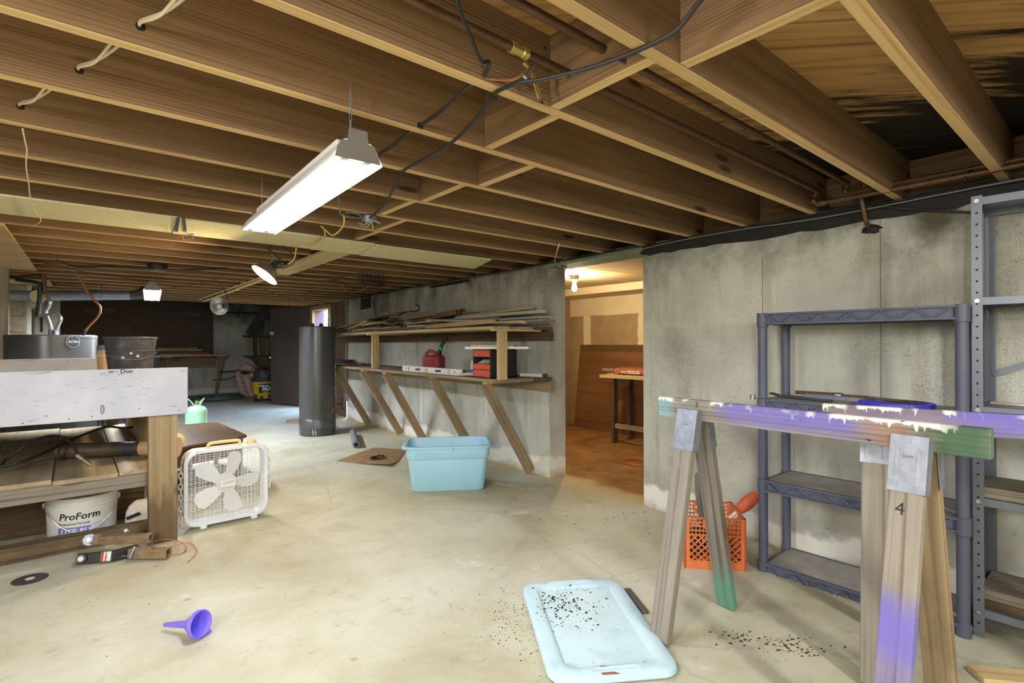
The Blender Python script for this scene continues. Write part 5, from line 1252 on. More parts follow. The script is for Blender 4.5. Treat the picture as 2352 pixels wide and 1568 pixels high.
for i, px_ in enumerate((408, 420)):
    a, b = onz(px_, 502, 1.976), onz(px_ - 2 + 8*i, 531, 1.976)
    tag(obj('hanger_strap', MB().bar((a.x, a.y-.02, 1.977), (b.x, b.y+.02, 1.977), .018, .003, (0,0,1)), M['ink']), 'black strap across the long cream duct panel, ' + ('left' if i == 0 else 'right') + ' one of two', 'strap', 'straps on the duct panel')
pts = [onz(432 + 12*math.cos(a), 544 + 8*math.sin(a) + 2*math.sin(3*a), 1.93) for a in [2*PI*i/14 for i in range(28)]]
tag(obj('wire_coil', MB().tube(smooth_pts([onz(420,512,1.985), onz(424,530,1.95)] + pts + [onz(405,548,1.97), onz(385,575,1.985), onz(362,595,1.99)], 3), .0016, 5), M['galv'], sm=True), 'thin steel wire coil hanging below the cream duct panel', 'wire')
tag(board('ceiling_plank', (1.625, 4.11, 1.985), (1.65, 5.80, 1.985), .215, .019, M['pine'], None, bev=.002), 'wide pale plank nailed under the joists above the lit clamp lamp', 'plank')
for y0, y1, x, lab in ((5.9, 7.7, 1.665, 'narrow bridging strip under the joists just beyond the wide plank'), (7.75, 10.4, 1.70, 'narrow bridging strip under the far joists by the unlit lamp')):
    tag(board('bridging_strip', (x, y0, 1.988), (x+.02, y1, 1.988), .055, .014, M['pine'], None), lab, 'strip', 'bridging strips')
tag(obj('plywood_sheet', MB().prism([(-2.4, 4.44), (-.322, 4.44), (-.272, 6.94), (-2.4, 6.94)], 1.972, 1.990), M['ply'], bev=.002), 'pale plywood sheet nailed under the joists at the left, above the bench', 'plywood')
tag(obj('plywood_sheet', MB().prism([(-1.2, 8.0), (onz(116,652,1.985).x, 8.0), (onz(124,663,1.985).x, 8.65), (-1.2, 8.65)], 1.974, 1.990), M['ply'], bev=.002), 'smaller pale plywood piece under the joists behind the water heater pipes', 'plywood')

# copper water pipes along the joists, down at the wall and along it
def pipe(name, pts, r, m, lab, fits=(), cat='pipe'):
    t = thing(name, lab, cat, pts[0]); obj('tube', MB().tube(pts, r, 12), M[m], t, sm=True, world=True)
    for p, d in fits: d = V(d).normalized(); p = V(p); obj('fitting', MB().tube([p - d*.022, p - d*.014, p + d*.014, p + d*.022], [r*1.15, r*1.32, r*1.32, r*1.15], 12), M[m if m != 'copper' else 'copper'], t, sm=True, world=True)
    return t
zc = 1.965
def wl(px_, py_, off): p = onwall(px_, py_, off); return p
a = wl(1868, 470, .20); b = wl(1866, 424, .20)
zA, zB = a.z, 2.07
p1 = [V((-3.2, 1.115, zB)), V((.5, 1.112, zB)), V((a.x-.02, 1.118, zB)), V((a.x, a.y, zB-.02)), V((a.x, a.y, zA+.02)), V((a.x, a.y-.02, zA)), V((wallx(.3)-.21, .3, zA-.005)), V((wallx(-1.5)-.21, -1.5, zA-.01))]
t = pipe('copper_pipe', p1, .0125, 'copper', 'old copper water pipe with a brass coupling, nearest the ground clamp', [((a.x, a.y, zB-.03), (0,0,1)), ((a.x, a.y, zA+.03), (0,0,1)), ((a.x, a.y-.04, zA), (0,1,0))])
c = onz(1210, 104, zB); c.y = 1.114
q = obj('brass_coupling', MB().tube([(c.x-.032,c.y,zB),(c.x-.03,c.y,zB),(c.x-.012,c.y,zB),(c.x-.010,c.y,zB),(c.x+.010,c.y,zB),(c.x+.012,c.y,zB),(c.x+.03,c.y,zB),(c.x+.032,c.y,zB)], [.013,.017,.017,.0145,.0145,.017,.017,.013], 16), M['brass'], t, sm=True, world=True)
a2 = wl(1942, 446, .17); zA2, yB2 = a2.z + .004, .975
p2 = [V((-3.2, yB2, 2.085)), V((.8, yB2, 2.085)), V((a2.x-.02, yB2+.01, 2.085)), V((a2.x, a2.y, 2.07)), V((a2.x, a2.y, zA2+.02)), V((a2.x, a2.y-.02, zA2)), V((wallx(.35)-.165, .35, zA2-.004)), V((wallx(-1.5)-.165, -1.5, zA2-.01))]
pipe('copper_pipe', p2, .0125, 'copper', 'second copper water pipe, along the joist nearest the green-ended sawhorse side', [((a2.x, a2.y, 2.06), (0,0,1)), ((a2.x, a2.y, zA2+.03), (0,0,1))])
a3, b3 = wl(1974, 440, .10), wl(1994, 524, .02)
t = pipe('drop_pipe', [V((a3.x, a3.y, 2.10)), a3, V((b3.x-.03, b3.y, b3.z+.03)), V((b3.x+.03, b3.y, b3.z))], .012, 'copper', 'short copper pipe dropping into a dark patch in the concrete wall')
mb = MB(); n_ = 14
lo = [[V((wallx(b3.y)-.002-dx, b3.y - .012 + math.cos(2*PI*j/n_)*.045*f*(1+.25*math.sin(3*j)), b3.z - .004 + math.sin(2*PI*j/n_)*.026*f*(1+.2*math.cos(2*j)))) for j in range(n_)] for f, dx in ((1.,0),(.8,.008),(.3,.014))]
obj('patch', mb.rings(lo), M['tar'], t, sm=True, world=True)
# strap hanger gripping the pipes under the last joist
c = wl(2232, 402, .19)
t = thing('pipe_hanger', 'dark strap hanger holding the copper pipes under the last joist', 'hanger', c)
obj('strap', MB().tube([c + V((.02*math.cos(a_), 0, .02*math.sin(a_))) for a_ in [PI*.9 + 1.3*PI*i/12 for i in range(13)]] + [c + V((.03,0,.05))], .004, 6), M['black'], t, world=True, sm=True); obj('bracket', MB().bar(c + V((-.03,.02,-.02)), c + V((.04,.0,.04)), .02, .006, (0,1,0)), M['black'], t, world=True)
# ground clamp hanging by its wire
g = ony(1222, 165, 1.13)
t = thing('ground_clamp', 'brass ground clamp hanging by a bare copper wire under the joists', 'clamp', g)
obj('jaw', MB().bar(g + V((-.012,0,.03))*1.4, g + V((.030,.0,.045))*1.4, .022, .008, (0,1,0)).bar(g + V((-.018,0,.006))*1.4, g + V((-.006,0,.034))*1.4, .022, .010, (0,1,0)), M['brass'], t, world=True, bev=.002)
obj('screw', MB().cyl(g + V((-.014,0,-.012))*1.4, g + V((.016,0,.03))*1.4, .006, n=8).bar(g + V((-.02,0,-.018))*1.4, g + V((-.005,0,.006))*1.4, .014, .010, (0,1,0)), M['steel'], t, world=True)
obj('strap', MB().bar(g + V((.0,.0,.0))*1.4, g + V((.012,0,-.022))*1.4, .015, .003, (0,1,0)).bar(g + V((.010,0,-.020))*1.4, g + V((.022,0,-.048))*1.4, .018, .003, (0,1,0)), M['brass'], t, world=True, bev=.001)
for dx, dz in ((.024, .043), (.019, -.040)): obj('hole', MB().disc(g + V((dx*1.4, -.0045 if dz > 0 else -.002, dz*1.4))*1.4, .005, (0,-1,0), 8), M['ink'], t, world=True)
obj('copper_wire', MB().tube(smooth_pts([g + V((-.012,0,.006)), ony(1180, 182, 1.16), ony(1130, 182, 1.19), ony(1112, 176, JY(2)-.001)]), .0035, 6), M['copper_new'], t, sm=True, world=True)
h = ony(1112, 178, JY(2) - .004)
tag(obj('black_wire', MB().tube(smooth_pts([h, h + V((-.005,-.03,.03)), ony(1105, 140, 1.12), ony(1080, 80, 1.05), ony(1058, 30, 1.0), ony(1040, -40, .95)]), .005, 6), M['cable_black'], sm=True), 'black wire coming from a hole in the joist beside the ground clamp', 'wire')

# long black cable stapled across the joists
cz = 1.984
path = [(1660,-60,2.06), (1600,12,2.03), (1555,68,2.0), (1500,100,1.99), (1430,130,1.985), (1340,160,1.975), (1240,183,1.975), (1185,192,1.978), (1133,218,1.986), (1100,265,1.975), (1040,325,1.972), (980,362,1.978), (922,396,1.986), (905,432,1.975), (880,472,1.97), (845,503,1.97), (825,500,1.975), (800,490,1.98)]
tag(obj('long_cable', MB().tube(smooth_pts([onz(*q) for q in path], 5), .006, 8), M['cable_black'], sm=True), 'long black cable stapled diagonally under the joists toward the shop light', 'cable')
for q, lab in (((1430,130), 'black staple on the long cable, nearest the copper pipes'), ((1133,218), 'black staple on the long cable beside the ground clamp'), ((922,396), 'black staple on the long cable nearest the shop light')):
    p = onz(*q, 1.990); tag(obj('cable_staple', MB().bar(p + V((-.012,0,-.008)), p + V((.012,0,-.008)), .006, .014, (0,0,1)), M['black']), lab, 'staple', 'staples on the long cable')
# wiring through the joists
def wire(name, pts, r, m, lab, grp=None, cat='cable'): return tag(obj(name, MB().tube(smooth_pts(pts, 5), r, 6), M[m], sm=True), lab, cat, grp)
for k, (pa_, pb_, lab) in enumerate((((323,60),(425,-6),'white cable pair between the two joists nearest the top left corner'), ((182,161),(262,113),'white cable pair in the second joist bay from the top left'), ((47,244),(112,210),'white cable pair in the third joist bay at the left edge'))):
    yf = JY(3+k) - .002; a = ony(*pa_, yf); b = onz(*pb_, JZ + .03); b.y = min(b.y, JY(2+k) + .04); b = onz(pb_[0], pb_[1], JZ+.012)
    t = thing('cable_pair', lab, 'cable', a, 0, 'white cables through the joists')
    for s in (0, 1): obj('wire', MB().tube(smooth_pts([a + V((0,.01,0)), a + V((.0,-.02,.004*s)), (a+b)/2 + V((.012*s, 0, .014*s - .004)), b + V((.02*s,-.02,.02))]), .0038, 6), M['cable_white'], t, sm=True, world=True)
    obj('drill_hole', MB().disc(a + V((0,.0015,0)), .011, (0,-1,0)), M['ink'], t, world=True)
for k, (pa_, pb_, lab) in enumerate((((966,288),(1078,206),'black and copper cables in the joist bay left of the ground clamp'), ((866,357),(940,311),'black and copper cables in the joist bay behind the shop light end'))):
    yf = JY(3+k) - .002; a = ony(*pa_, yf); b = onz(*pb_, JZ+.012)
    t = thing('cable_pair', lab, 'cable', a, 0, 'dark cables through the joists')
    for s, m_ in ((0, 'cable_black'), (1, 'copper')): obj('wire', MB().tube(smooth_pts([a + V((0,.01,0)), a + V((0,-.02,.004*s)), (a+b)/2 + V((.01*s, 0, .02*s - .006)), b + V((.01*s,-.02,.02))]), .0045, 6), M[m_], t, sm=True, world=True)
    obj('drill_hole', MB().disc(a + V((0,.0015,0)), .012, (0,-1,0)), M['ink'], t, world=True)
# cables to the shop light and lamps
wire('yellow_cable', [onz(788,492,1.985), onz(791,505,1.96), onz(786,522,1.95), onz(765,540,1.955), onz(748,528,1.975), onz(738,520,1.985)], .0055, 'cable_yellow', 'yellow cable looping under the joists right of the shop light')
wire('yellow_cable', [onz(746,526,1.985), onz(745,545,1.965), onz(728,558,1.962), onz(706,566,1.965), onz(688,563,1.972), onz(681,564,1.975), onz(680,575,1.93), onz(675,596,1.88), onz(662,606,1.84)], .0055, 'cable_yellow', 'yellow extension cord draped over the cream duct panel to the clamp lamp')
p = onz(660, 605, 1.86)
t = thing('plug', 'black plug and socket of the yellow cord above the clamp lamp', 'plug', p); obj('body', MB().tube([p, deep(650,604,3.95), deep(642,608,3.95)], [.012,.018,.014], 10), M['black'], t, sm=True, world=True); obj('cord_end', MB().cyl(deep(642,608,3.95), deep(634,608,3.95), .006, n=8), M['black'], t, world=True)
wire('lamp_cord', [deep(680,566,3.95), deep(678,592,3.97), deep(672,606,3.98), deep(655,614,3.98), deep(636,614,3.97), deep(628,610,3.96)], .0035, 'cable_black', 'thin black cord hanging in a loop beside the clamp lamp')
wire('lamp_cord', [deep(618,580,4.0), deep(620,566,4.05), deep(640,562,4.1), deep(660,573,4.15), deep(675,590,4.15)], .0035, 'cable_black', 'thin black cord arching above the clamp lamp')
wire('grey_cord', [onz(778,455,1.985), onz(780,475,1.98), onz(783,492,1.97), onz(800,498,1.96), onz(830,500,1.97), onz(820,490,1.98), onz(795,488,1.985)], .004, 'cable_grey', 'grey cord tangle below the joists right of the shop light')
p = onz(848, 510, 1.955)
t = thing('junction_box', 'open junction box with loose wire ends under the joists by the shop light', 'box', p)
obj('box', MB().lathe([(.0,.03),(.045,.03),(.045,-.004),(.041,-.004),(.041,.024),(.0,.024)], 16), M['galv'], t, sm=True)
for i in range(5):
    a = i*1.1; obj('wire_end', MB().tube(smooth_pts([(.0,.0,.02), (.02*math.cos(a), .02*math.sin(a), -.01), (.045*math.cos(a+.6), .045*math.sin(a+.6), -.03 + .008*i), (.07*math.cos(a+1), .07*math.sin(a+1), -.012)]), .0022, 5), M['cable_white'], t, sm=True)
wire('string', [onz(52,296,1.985), onz(58,325,1.975), onz(62,345,1.978), onz(60,380,1.974), onz(66,420,1.976), onz(70,455,1.974), onz(84,490,1.972), onz(93,500,1.972), onz(92,510,1.97), onz(75,519,1.982)], .0028, 'cable_white', 'white string hanging down at the left below the joists', cat='string')
# dark cables far off
wire('far_cable', [onz(130,598,1.985), onz(175,612,1.975), onz(250,612,1.975), onz(345,616,1.972), onz(365,616,1.972), onz(420,620,1.978), onz(520,616,1.985)], .010, 'cable_black', 'thick dark cable strung under the far joists to the black box')
p = onz(362, 617, 1.95)
t = thing('cable_box', 'black round cable box under the far joists', 'box', p); obj('body', MB().lathe([(.0,.047),(.075,.047),(.08,.037),(.08,-.005),(.0,-.008)], 20), M['black'], t, sm=True); obj('cover', MB().cyl((0,0,-.008),(0,0,-.02),.065,n=18), M['black_dusty'], t, sm=True)
for a_, lab, pts_ in ((.004, 'dark cable sagging under the far joists at the left', [(80,600),(200,625),(300,640),(375,655)]), (.004, 'dark cable along the far joists toward the unlit lamp', [(120,650),(200,665),(300,672),(400,660),(470,648),(520,630)]), (.005, 'dark cable looping above the dark brown door', [(600,660),(640,678),(690,690),(720,670),(745,646),(790,650),(830,676)]), (.005, 'dark cable running from the clamp lamp toward the shelf wall', [(670,630),(720,638),(790,635),(830,628),(860,645),(880,655)])):
    wire('far_cable', [onz(x, y, 1.97) for x, y in pts_], a_, 'cable_black', lab)
lp = []
for i in range(7):
    x0 = 824 + i*9.5
    lp += [onz(x0, 628, 1.985), onz(x0-4, 642, 1.95), onz(x0+1, 652, 1.955), onz(x0+5, 657, 1.985), onz(x0+6, 640, 1.99)]
wire('cable_loops', lp, .005, 'cable_black', 'dark cable hung in a row of loops under the joists above the lumber pile')
wire('wall_cable', [onz(868,650,1.985), onwall(870,672,.05), onwall(858,690,.05), onwall(862,718,.05), onwall(868,733,.15)], .006, 'cable_black', 'black cable dropping down the concrete wall into the lumber pile')
wire('copper_line', [onz(785,652,1.98), onz(795,668,1.93), onz(820,670,1.93), onz(850,656,1.97)], .006, 'copper_new', 'bent copper line under the joists above the far end of the lumber')
for i, (dz, off, m_, lab) in enumerate(((.0, .03, 'cable_black', 'black cable running along the top of the right wall'), (-.012, .036, 'cable_grey', 'tan cable running along the top of the right wall below the black one'), (.012, .045, 'cable_black', 'dark grey cable running along the top of the right wall, highest of three'))):
    pts = []
    for j in range(24):
        y = 8.4 - j*.45; pts.append(WP(y, off, 1.987 + dz + .006*math.sin(j*1.7+i*2) - .007*(j % 3 == i)))
    tag(obj('wall_cable', MB().tube(smooth_pts(pts, 3), .0042, 6), M[m_], sm=True), lab, 'cable')
wire('wall_cable', [onwall(1800,480,.02), onwall(1900,478,.02), onwall(2020,476,.015), onwall(2120,482,.015), onwall(2232,488,.02)], .006, 'cable_black', 'black cable sagging across the tar band to the steel shelf')
wire('bulb_cable', [onz(1284,560,1.99), WP(3.42,.02,1.985), V((3.45,3.42,1.948)), V((3.9,3.75,2.015)), V((4.36,4.12,2.018))], .005, 'cable_white', 'white cable from the joists over the header to the bare bulb')
wire('bulb_cable', [onz(1320,572,1.99), WP(3.36,.03,1.98), V((3.5,3.40,1.948)), V((3.98,3.80,2.018)), V((4.37,4.10,2.02))], .005, 'cable_black', 'dark cable from the joists over the header to the bare bulb')
# ================================================================== far part of the basement, left
HZ2 = 1.345
c0 = deep(117, 800, 5.3)
t = tank('wide_water_heater', 'wide dark grey water heater behind the bench, with steel flex pipes on top', c0.x, c0.y, .368, HZ2)
for px_ in (118, 127):
    p = deep(px_, 768, 5.15); obj('nipple', MB().cyl((p.x-c0.x, p.y-c0.y, HZ2), (p.x-c0.x, p.y-c0.y, HZ2+.05), .024, n=12), M['galv'], t, sm=True)
p = deep(207, 782, 5.05); d = V((p.x-c0.x, p.y-c0.y, 0)).normalized()
obj('badge', MB().lathe([(.0,0),(.06,0),(.06,.002),(.0,.002)], 20).xf(frame(d*.3685 + V((0,0,p.z-.01)), (-d.y, d.x, 0), (0,0,1))), M['black'], t)
obj('badge_rim', MB().lathe([(.054,.0022),(.06,.0022),(.06,.004),(.054,.004),(.054,.0022)], 20).xf(frame(d*.3685 + V((0,0,p.z-.01)), (-d.y, d.x, 0), (0,0,1))), M['galv'], t)
fr = frame(d*.372 + V((0,0,p.z-.02)) - V((-d.y, d.x, 0))*.045, (-d.y, d.x, 0), (0,0,1)); obj('lettering', text_mb('AOSm', .036, .0004, shear=.3).xf(fr), M['white'], t)
zt = 5.15
def dp(L, z): return [deep(x, y, z) for x, y in L]
t = thing('flex_pipe', 'corrugated steel flex pipe in an S bend above the wide water heater', 'pipe', deep(118, 766, zt), 0, 'flex pipes on the wide water heater')
obj('hose', MB().tube(smooth_pts(dp([(118,766),(117,754),(112,738),(106,722),(106,712),(113,702),(114,692),(108,682),(105,676)], zt), 4), .016, 12), M['steel'], t, sm=True, world=True)
obj('riser', MB().tube(dp([(105,676),(103,665),(101,640),(99,632)], zt), .018, 12), M['copper'], t, sm=True, world=True); obj('elbow_run', MB().tube(dp([(99,632),(80,633),(50,636),(26,638)], zt+.1), .017, 12), M['copper'], t, sm=True, world=True)
t = thing('flex_pipe', 'second steel flex pipe bending right above the wide water heater', 'pipe', deep(128, 766, zt), 0, 'flex pipes on the wide water heater')
obj('hose', MB().tube(smooth_pts(dp([(128,766),(131,752),(138,738),(139,730),(133,722),(125,717),(121,718)], zt), 4), .016, 12), M['steel'], t, sm=True, world=True)
obj('hose_run', MB().tube(smooth_pts(dp([(121,718),(110,722),(98,725),(88,726)], zt)), .014, 10), M['steel'], t, sm=True, world=True)
obj('riser', MB().tube(dp([(86,728),(88,712),(91,690),(93,655),(90,650)], zt), .020, 12), M['black'], t, sm=True, world=True); obj('run', MB().tube(dp([(90,650),(70,646),(38,642)], zt+.1), .018, 12), M['black'], t, sm=True, world=True)
t = thing('armored_cable', 'curved copper-coloured armoured cable running up from the wide water heater', 'cable', deep(195, 766, 5.1))
obj('cable', MB().tube(smooth_pts(dp([(192,768),(197,758),(208,745),(220,733),(229,720),(231,708),(226,698),(212,684),(200,668),(190,650),(176,629)], 5.1) , 4), .010, 8), M['copper_new'], t, sm=True, world=True)
obj('connector', MB().cyl(deep(190,769,5.1), deep(196,759,5.1), .016, n=10), M['black'], t, sm=True, world=True)
p = deep(26, 800, 5.6)
t = thing('white_carton', 'white carton standing left of the wide water heater', 'box', (p.x, p.y, 0)); obj('body', MB().bx(-.10,.06,-.1,.1,0,1.30), M['paper'], t, bev=.004); obj('flap', MB().bx(-.10,.06,-.105,-.1,1.18,1.31), M['white'], t)
# galvanised duct below the joists
zd = 6.5
a, b = deep(20, 679, 6.25), deep(300, 677.5, 6.75)
t = thing('round_duct', 'round galvanised duct hung below the far joists', 'duct', (a+b)/2)
dd = (b-a).normalized()
obj('pipe', MB().tube([a, b], .062, 24), M['galv'], t, sm=True, world=True)
for f in (.07, .12, .995): obj('seam_band', MB().tube([a + (b-a)*(f-.004), a + (b-a)*(f+.004)], .065, 24), M['galv'], t, sm=True, world=True)
obj('elbow', MB().tube([b, b + dd*.05, b + dd*.10 + V((.02,.03,.03)), b + dd*.13 + V((.03,.06,.08))], [.060,.060,.058,.056], 20), M['black_dusty'], t, sm=True, world=True)
for f in (.72,): obj('strap', MB().tube([a + (b-a)*f + V((0,0,-.066)), a + (b-a)*f + V((.01,-.066,0)), a + (b-a)*f + V((0,0,.066)), V((*(a + (b-a)*f).xy, JZ))], .006, 4), M['galv'], t, world=True)
c = deep(86, 681, 6.1); nv = V((.0,-1,.06)).normalized()
obj('end_cap', MB().tube([c + nv*-.05, c, c + nv*.012], [.078,.080,.070], 24), M['galv'], t, sm=True, world=True)
mb = MB(); n_ = 20
fx = frame(c + nv*.014, (1,0,0), (0,0,1)); fx = frame(c + nv*.014, nv.cross(V((0,0,1))) * -1, (0,0,1))
lo = [[(math.cos(2*PI*j/n_)*r_, math.sin(2*PI*j/n_)*r_, .006*math.sin(j*2.3+r_*90)+.006) for j in range(n_)] for r_ in (.072,.055,.035,.015)]
obj('foil_plug', mb.rings(lo).xf(fx), M['duct_panel'], t, sm=True, world=True)
p = deep(65, 735, 6.6); t = tag(obj('white_post', MB().bx(p.x-.03, p.x+.03, p.y-.02, p.y+.02, 0, JZ), M['white'], bev=.002), 'white painted post beside the cinder block pier', 'post')
p = deep(78, 700, 6.5); tag(obj('insulation_flap', MB().rings([[deep(62,690,6.45), deep(98,690,6.45), deep(92,700,6.45), deep(70,712,6.45)], [deep(62,690,6.5), deep(98,690,6.5), deep(92,700,6.5), deep(70,712,6.5)]]), M['duct_panel']), 'cream insulation flap hanging below the round duct', 'insulation')
# dark pegboard and the workbench on the far wall
PY = 14.30
a, b = ony(140, 800, PY), ony(490, 800, PY)
t = thing('pegboard', 'large dark brown pegboard on the far wall above the long workbench', 'board', ((a.x+b.x)/2, PY, 1.02))
pb = obj('panel', MB().bx(a.x, b.x, PY, PY+.02, 1.02, 2.22), M['pegboard'], t, world=True, bev=.003)
mb = MB()
for i in range(50):
    for j in range(5):
        x = a.x + .35 + i*.021; z = 2.02 - j*.024
        if i < 26 and rnd.random() < .8: mb.disc((x, PY-.0012, z), .0035, (0,-1,0), 5)
        if i > 32 and rnd.random() < .7: mb.disc((b.x - .28 - (i-33)*.021, PY-.0012, z-.02), .0045, (0,-1,0), 5)
stuff(obj('lit_peg_holes', mb, M['paper'], pb, world=True))  # light in the holes painted on as pale discs
mb = MB()
for px_, py_ in ((310,737),(322,737),(373,738),(395,783),(404,768),(444,751),(453,752),(477,753),(381,776),(419,778),(483,768)):
    p = ony(px_, py_, PY - .02); obj('peg_hook', MB().tube([p + V((0,.02,0)), p, p + V((0,0,.03))], .006, 5), M['galv'], t, world=True)
FYb = 13.62; ZB = .995
t = thing('far_workbench', 'long pale plank workbench along the far wall', 'bench', (1.3, 13.95, 0))
xr = ony(521, 816, FYb).x
for i in range(3): board('bench_board', (-.4, FYb + .12 + .225*i, ZB), (xr, FYb + .12 + .225*i, ZB), .22, .035, M['pine'], t)
board('ledger', (-.3, 14.31, ZB-.16), (xr-.1, 14.31, ZB-.16), .28, .04, M['oldpine'], t, (0,1,0))
for px_ in (510, 388): 
    x = ony(px_, 822, FYb+.06).x - .03; board('brace', (x, FYb+.06, ZB-.03), (x+.02, 14.30, .03), .085, .04, M['oldpine'], t, (1,0,0)); board('cleat', (x, FYb+.02, ZB-.035), (x, 14.3, ZB-.035), .2, .02, M['oldpine'], t)
for i, (p0, p1, yy, zz, th, m_, lab) in enumerate(((352, 470, 13.85, .02, .04, 'oldpine', 'bottom pale board of the lumber on the far workbench'), (340, 474, 13.95, .062, .04, 'dark_wood', 'second board up of the lumber on the far workbench'), (345, 463, 13.95, .104, .035, 'pine', 'third board up of the lumber on the far workbench'), (360, 452, 14.0, .142, .04, 'oldpine', 'topmost board of the lumber on the far workbench'), (206, 250, 13.85, .03, .03, 'pine', 'short board on the far workbench left of the black tub'), (200, 262, 14.0, .065, .03, 'oldpine', 'upper short board on the far workbench left of the black tub'))):
    xa, xb = ony(p0, 810, yy).x, ony(p1, 810, yy).x; z = ZB + .018 + zz
    tag(board('stacked_board', (xa, yy, z), (xb, yy, z), .12, th, M[m_], None), lab, 'lumber', 'lumber on the far workbench')
p = ony(457, 808, 13.72); tag(board('level_tool', (p.x-.22, 13.72, ZB+.045), (p.x+.22, 13.72, ZB+.045), .05, .03, M['red_print'], None), 'red and black tool lying on the right of the far lumber', 'tool')
p = ony(358, 826, FYb-.02); t = thing('hanging_brush', 'dark speckled bundle hanging below the front edge of the far workbench', 'brush', p); obj('bundle', MB().bx(-.07,.07,-.02,.03,-.16,.14), M['black_dusty'], t, bev=.01); obj('tie', MB().bx(-.072,.072,-.022,.032,.06,.08), M['white'], t)
# bracket shelf by the dark door
t = thing('bracket_shelf', 'small rough two-board bracket shelf on the wall beside the dark brown door', 'shelf', (3.45, 13.0, 0))
for z, px_ in ((1.44, 568), (.95, 571)):
    x0 = deep(px_, 790, 12.3).x; board('shelf_board', ((x0+3.68)/2, 12.55, z), ((x0+3.68)/2, 13.9, z), 3.68-x0, .03, M['dark_wood'], t)
for y in (12.75, 13.4):
    board('upright', (3.30, y, .96), (3.30, y, 1.43), .09, .038, M['dark_wood'], t, (0,1,0)); board('brace', (3.24, y, .93), (3.68, y, .30), .09, .038, M['dark_wood'], t, (0,1,0))
tag(board('leaning_plank', (3.62, 13.3, 1.46), (3.30, 13.0, 2.2) , .35, .03, M['black_dusty'], None, (0,1,0)) if False else board('leaning_plank', (3.20, 13.5, 1.456), (3.62, 13.5, 2.18), .22, .03, M['black_dusty'], None, (0,1,0)), 'dark plank leaning diagonally above the bracket shelf', 'plank')
tag(board('far_pipe_rail', (2.7, 14.3, 2.02), (3.66, 14.3, 2.02), .05, .05, M['black'], None), 'dark rail along the top of the far wall right of the pegboard', 'rail')
# shop vacuum, quilted flex duct, hose coil
c0 = deep(606, 920, 11.6); c0.z = 0
t = thing('shop_vacuum', 'yellow and black wet-dry vacuum standing behind the edge of the dark door', 'vacuum', c0)
obj('drum', MB().lathe([(.0,.06),(.20,.06),(.205,.08),(.235,.41),(.24,.42),(.24,.435),(.0,.435)], 32), M['yellow'], t, sm=True)
obj('head', MB().lathe([(.244,.425),(.25,.44),(.235,.47),(.215,.52),(.205,.525),(.21,.55),(.19,.66),(.17,.69),(.0,.70)], 32), M['black_dusty'], t, sm=True)
obj('handle', MB().bar((-.05,-.02,.71), (.08,.03,.71), .05, .03), M['black'], t, bev=.006)
for a in (-2.7, -1.2, .4, 2.0):
    cs_ = obj('caster_base', MB().bx(.19*math.cos(a)-.045, .19*math.cos(a)+.045, .19*math.sin(a)-.045, .19*math.sin(a)+.045, .05, .16), M['black_dusty'], t, bev=.01); obj('caster', MB().cyl((.21*math.cos(a)-.012, .21*math.sin(a), .03), (.21*math.cos(a)+.012, .21*math.sin(a), .03), .03, n=14), M['black'], cs_, sm=True)
fa = math.atan2(-c0.x, c0.y) - .02
fa = math.atan2(-(c0.x), c0.y); 
def vac(x, z): return Matrix.Translation((0,0,z)) @ Matrix.Rotation(-fa*0 + math.atan2(c0.x, c0.y)*-1 + x/.235, 4, 'Z')
pt_ = wrap_patch(-.10, .14, .0, .20, .238); obj('label', pt_.xf(vac(0, .19)), M['ink'], t)
for s_, sz, z, x0, m_, bo in (('shop-vac', .075, .325, -.10, 'white', .003), ('PRO', .105, .235, -.03, 'white', .006), ('pump', .055, .19, 0, 'yellow', .002)):
    obj('lettering', text_mb(s_, sz, .001, shear=.25, bold=bo, wrap_r=.2405, sx=.8).xf(vac(x0, z)), M[m_], t)
obj('drain_cap', MB().cyl((-.10,-.205,.10),(-.105,-.235,.10),.03,n=14), M['black'], t, sm=True)
obj('vac_hose', MB().tube(smooth_pts([(.05,-.2,.50),(.10,-.30,.45),(.16,-.3,.30),(.22,-.2,.22)]), .03, 10), M['black'], t, sm=True)
c0 = deep(566, 918, 12.4); c0.z = 0
t = thing('flex_duct', 'folded pink quilted flex duct leaning beside the yellow vacuum', 'duct', c0)
rtv = V((RT.x, RT.y, 0)).normalized()
def q3(L): return [V((0,0,z)) + rtv*x + V((0, y, 0)) for x, y, z in L]
for L_, nm in (([(-.17,0,.55),(-.15,-.02,.40),(-.12,-.02,.22),(-.03,-.02,.09),(.06,0,.06)], 'fold'), ([(-.02,-.04,.52),(.02,-.05,.38),(.07,-.05,.22),(.11,-.03,.10),(.14,0,.06)], 'fold'), ([(-.14,.06,.56),(-.06,.05,.66),(.04,.05,.70),(.15,.05,.62),(.17,.05,.48)], 'fold')):
    P_ = smooth_pts(q3(L_), 6); n_ = len(P_); f_ = obj(nm, MB().tube(P_, [.085 + .008*math.sin(i*1.4) for i in range(n_)], 14), M['pink_quilt'], t, sm=True)
    zz = [P_[i] + V((0,-.088,0)) + rtv*(.035 if i % 4 < 2 else -.035) for i in range(0, n_, 2)]
    obj('stitching', MB().tube(zz, .005, 5), M['quilt_line'], f_)
obj('wire_hoop', MB().tube([q3([( -.20+.14*i/12, -.02, .58 + .02*math.sin(i))])[0] for i in range(13)], .012, 6), M['ink'], t, sm=True)
wire('vac_cord', [deep(480,855,12.9), deep(520,853,12.6), deep(545,851,12.4), deep(566,853,12.2), deep(592,854,12.0)], .012, 'cable_black', 'thick dark cord arching behind the pink flex duct')
wire('vac_cord', [deep(460,872,12.9), deep(500,872,12.6), deep(530,868,12.4), deep(560,852,12.3)], .010, 'cable_black', 'second dark cord crossing behind the pink flex duct, lower')
c0 = deep(490, 924, 11.9); c0.z = 0
pts = []
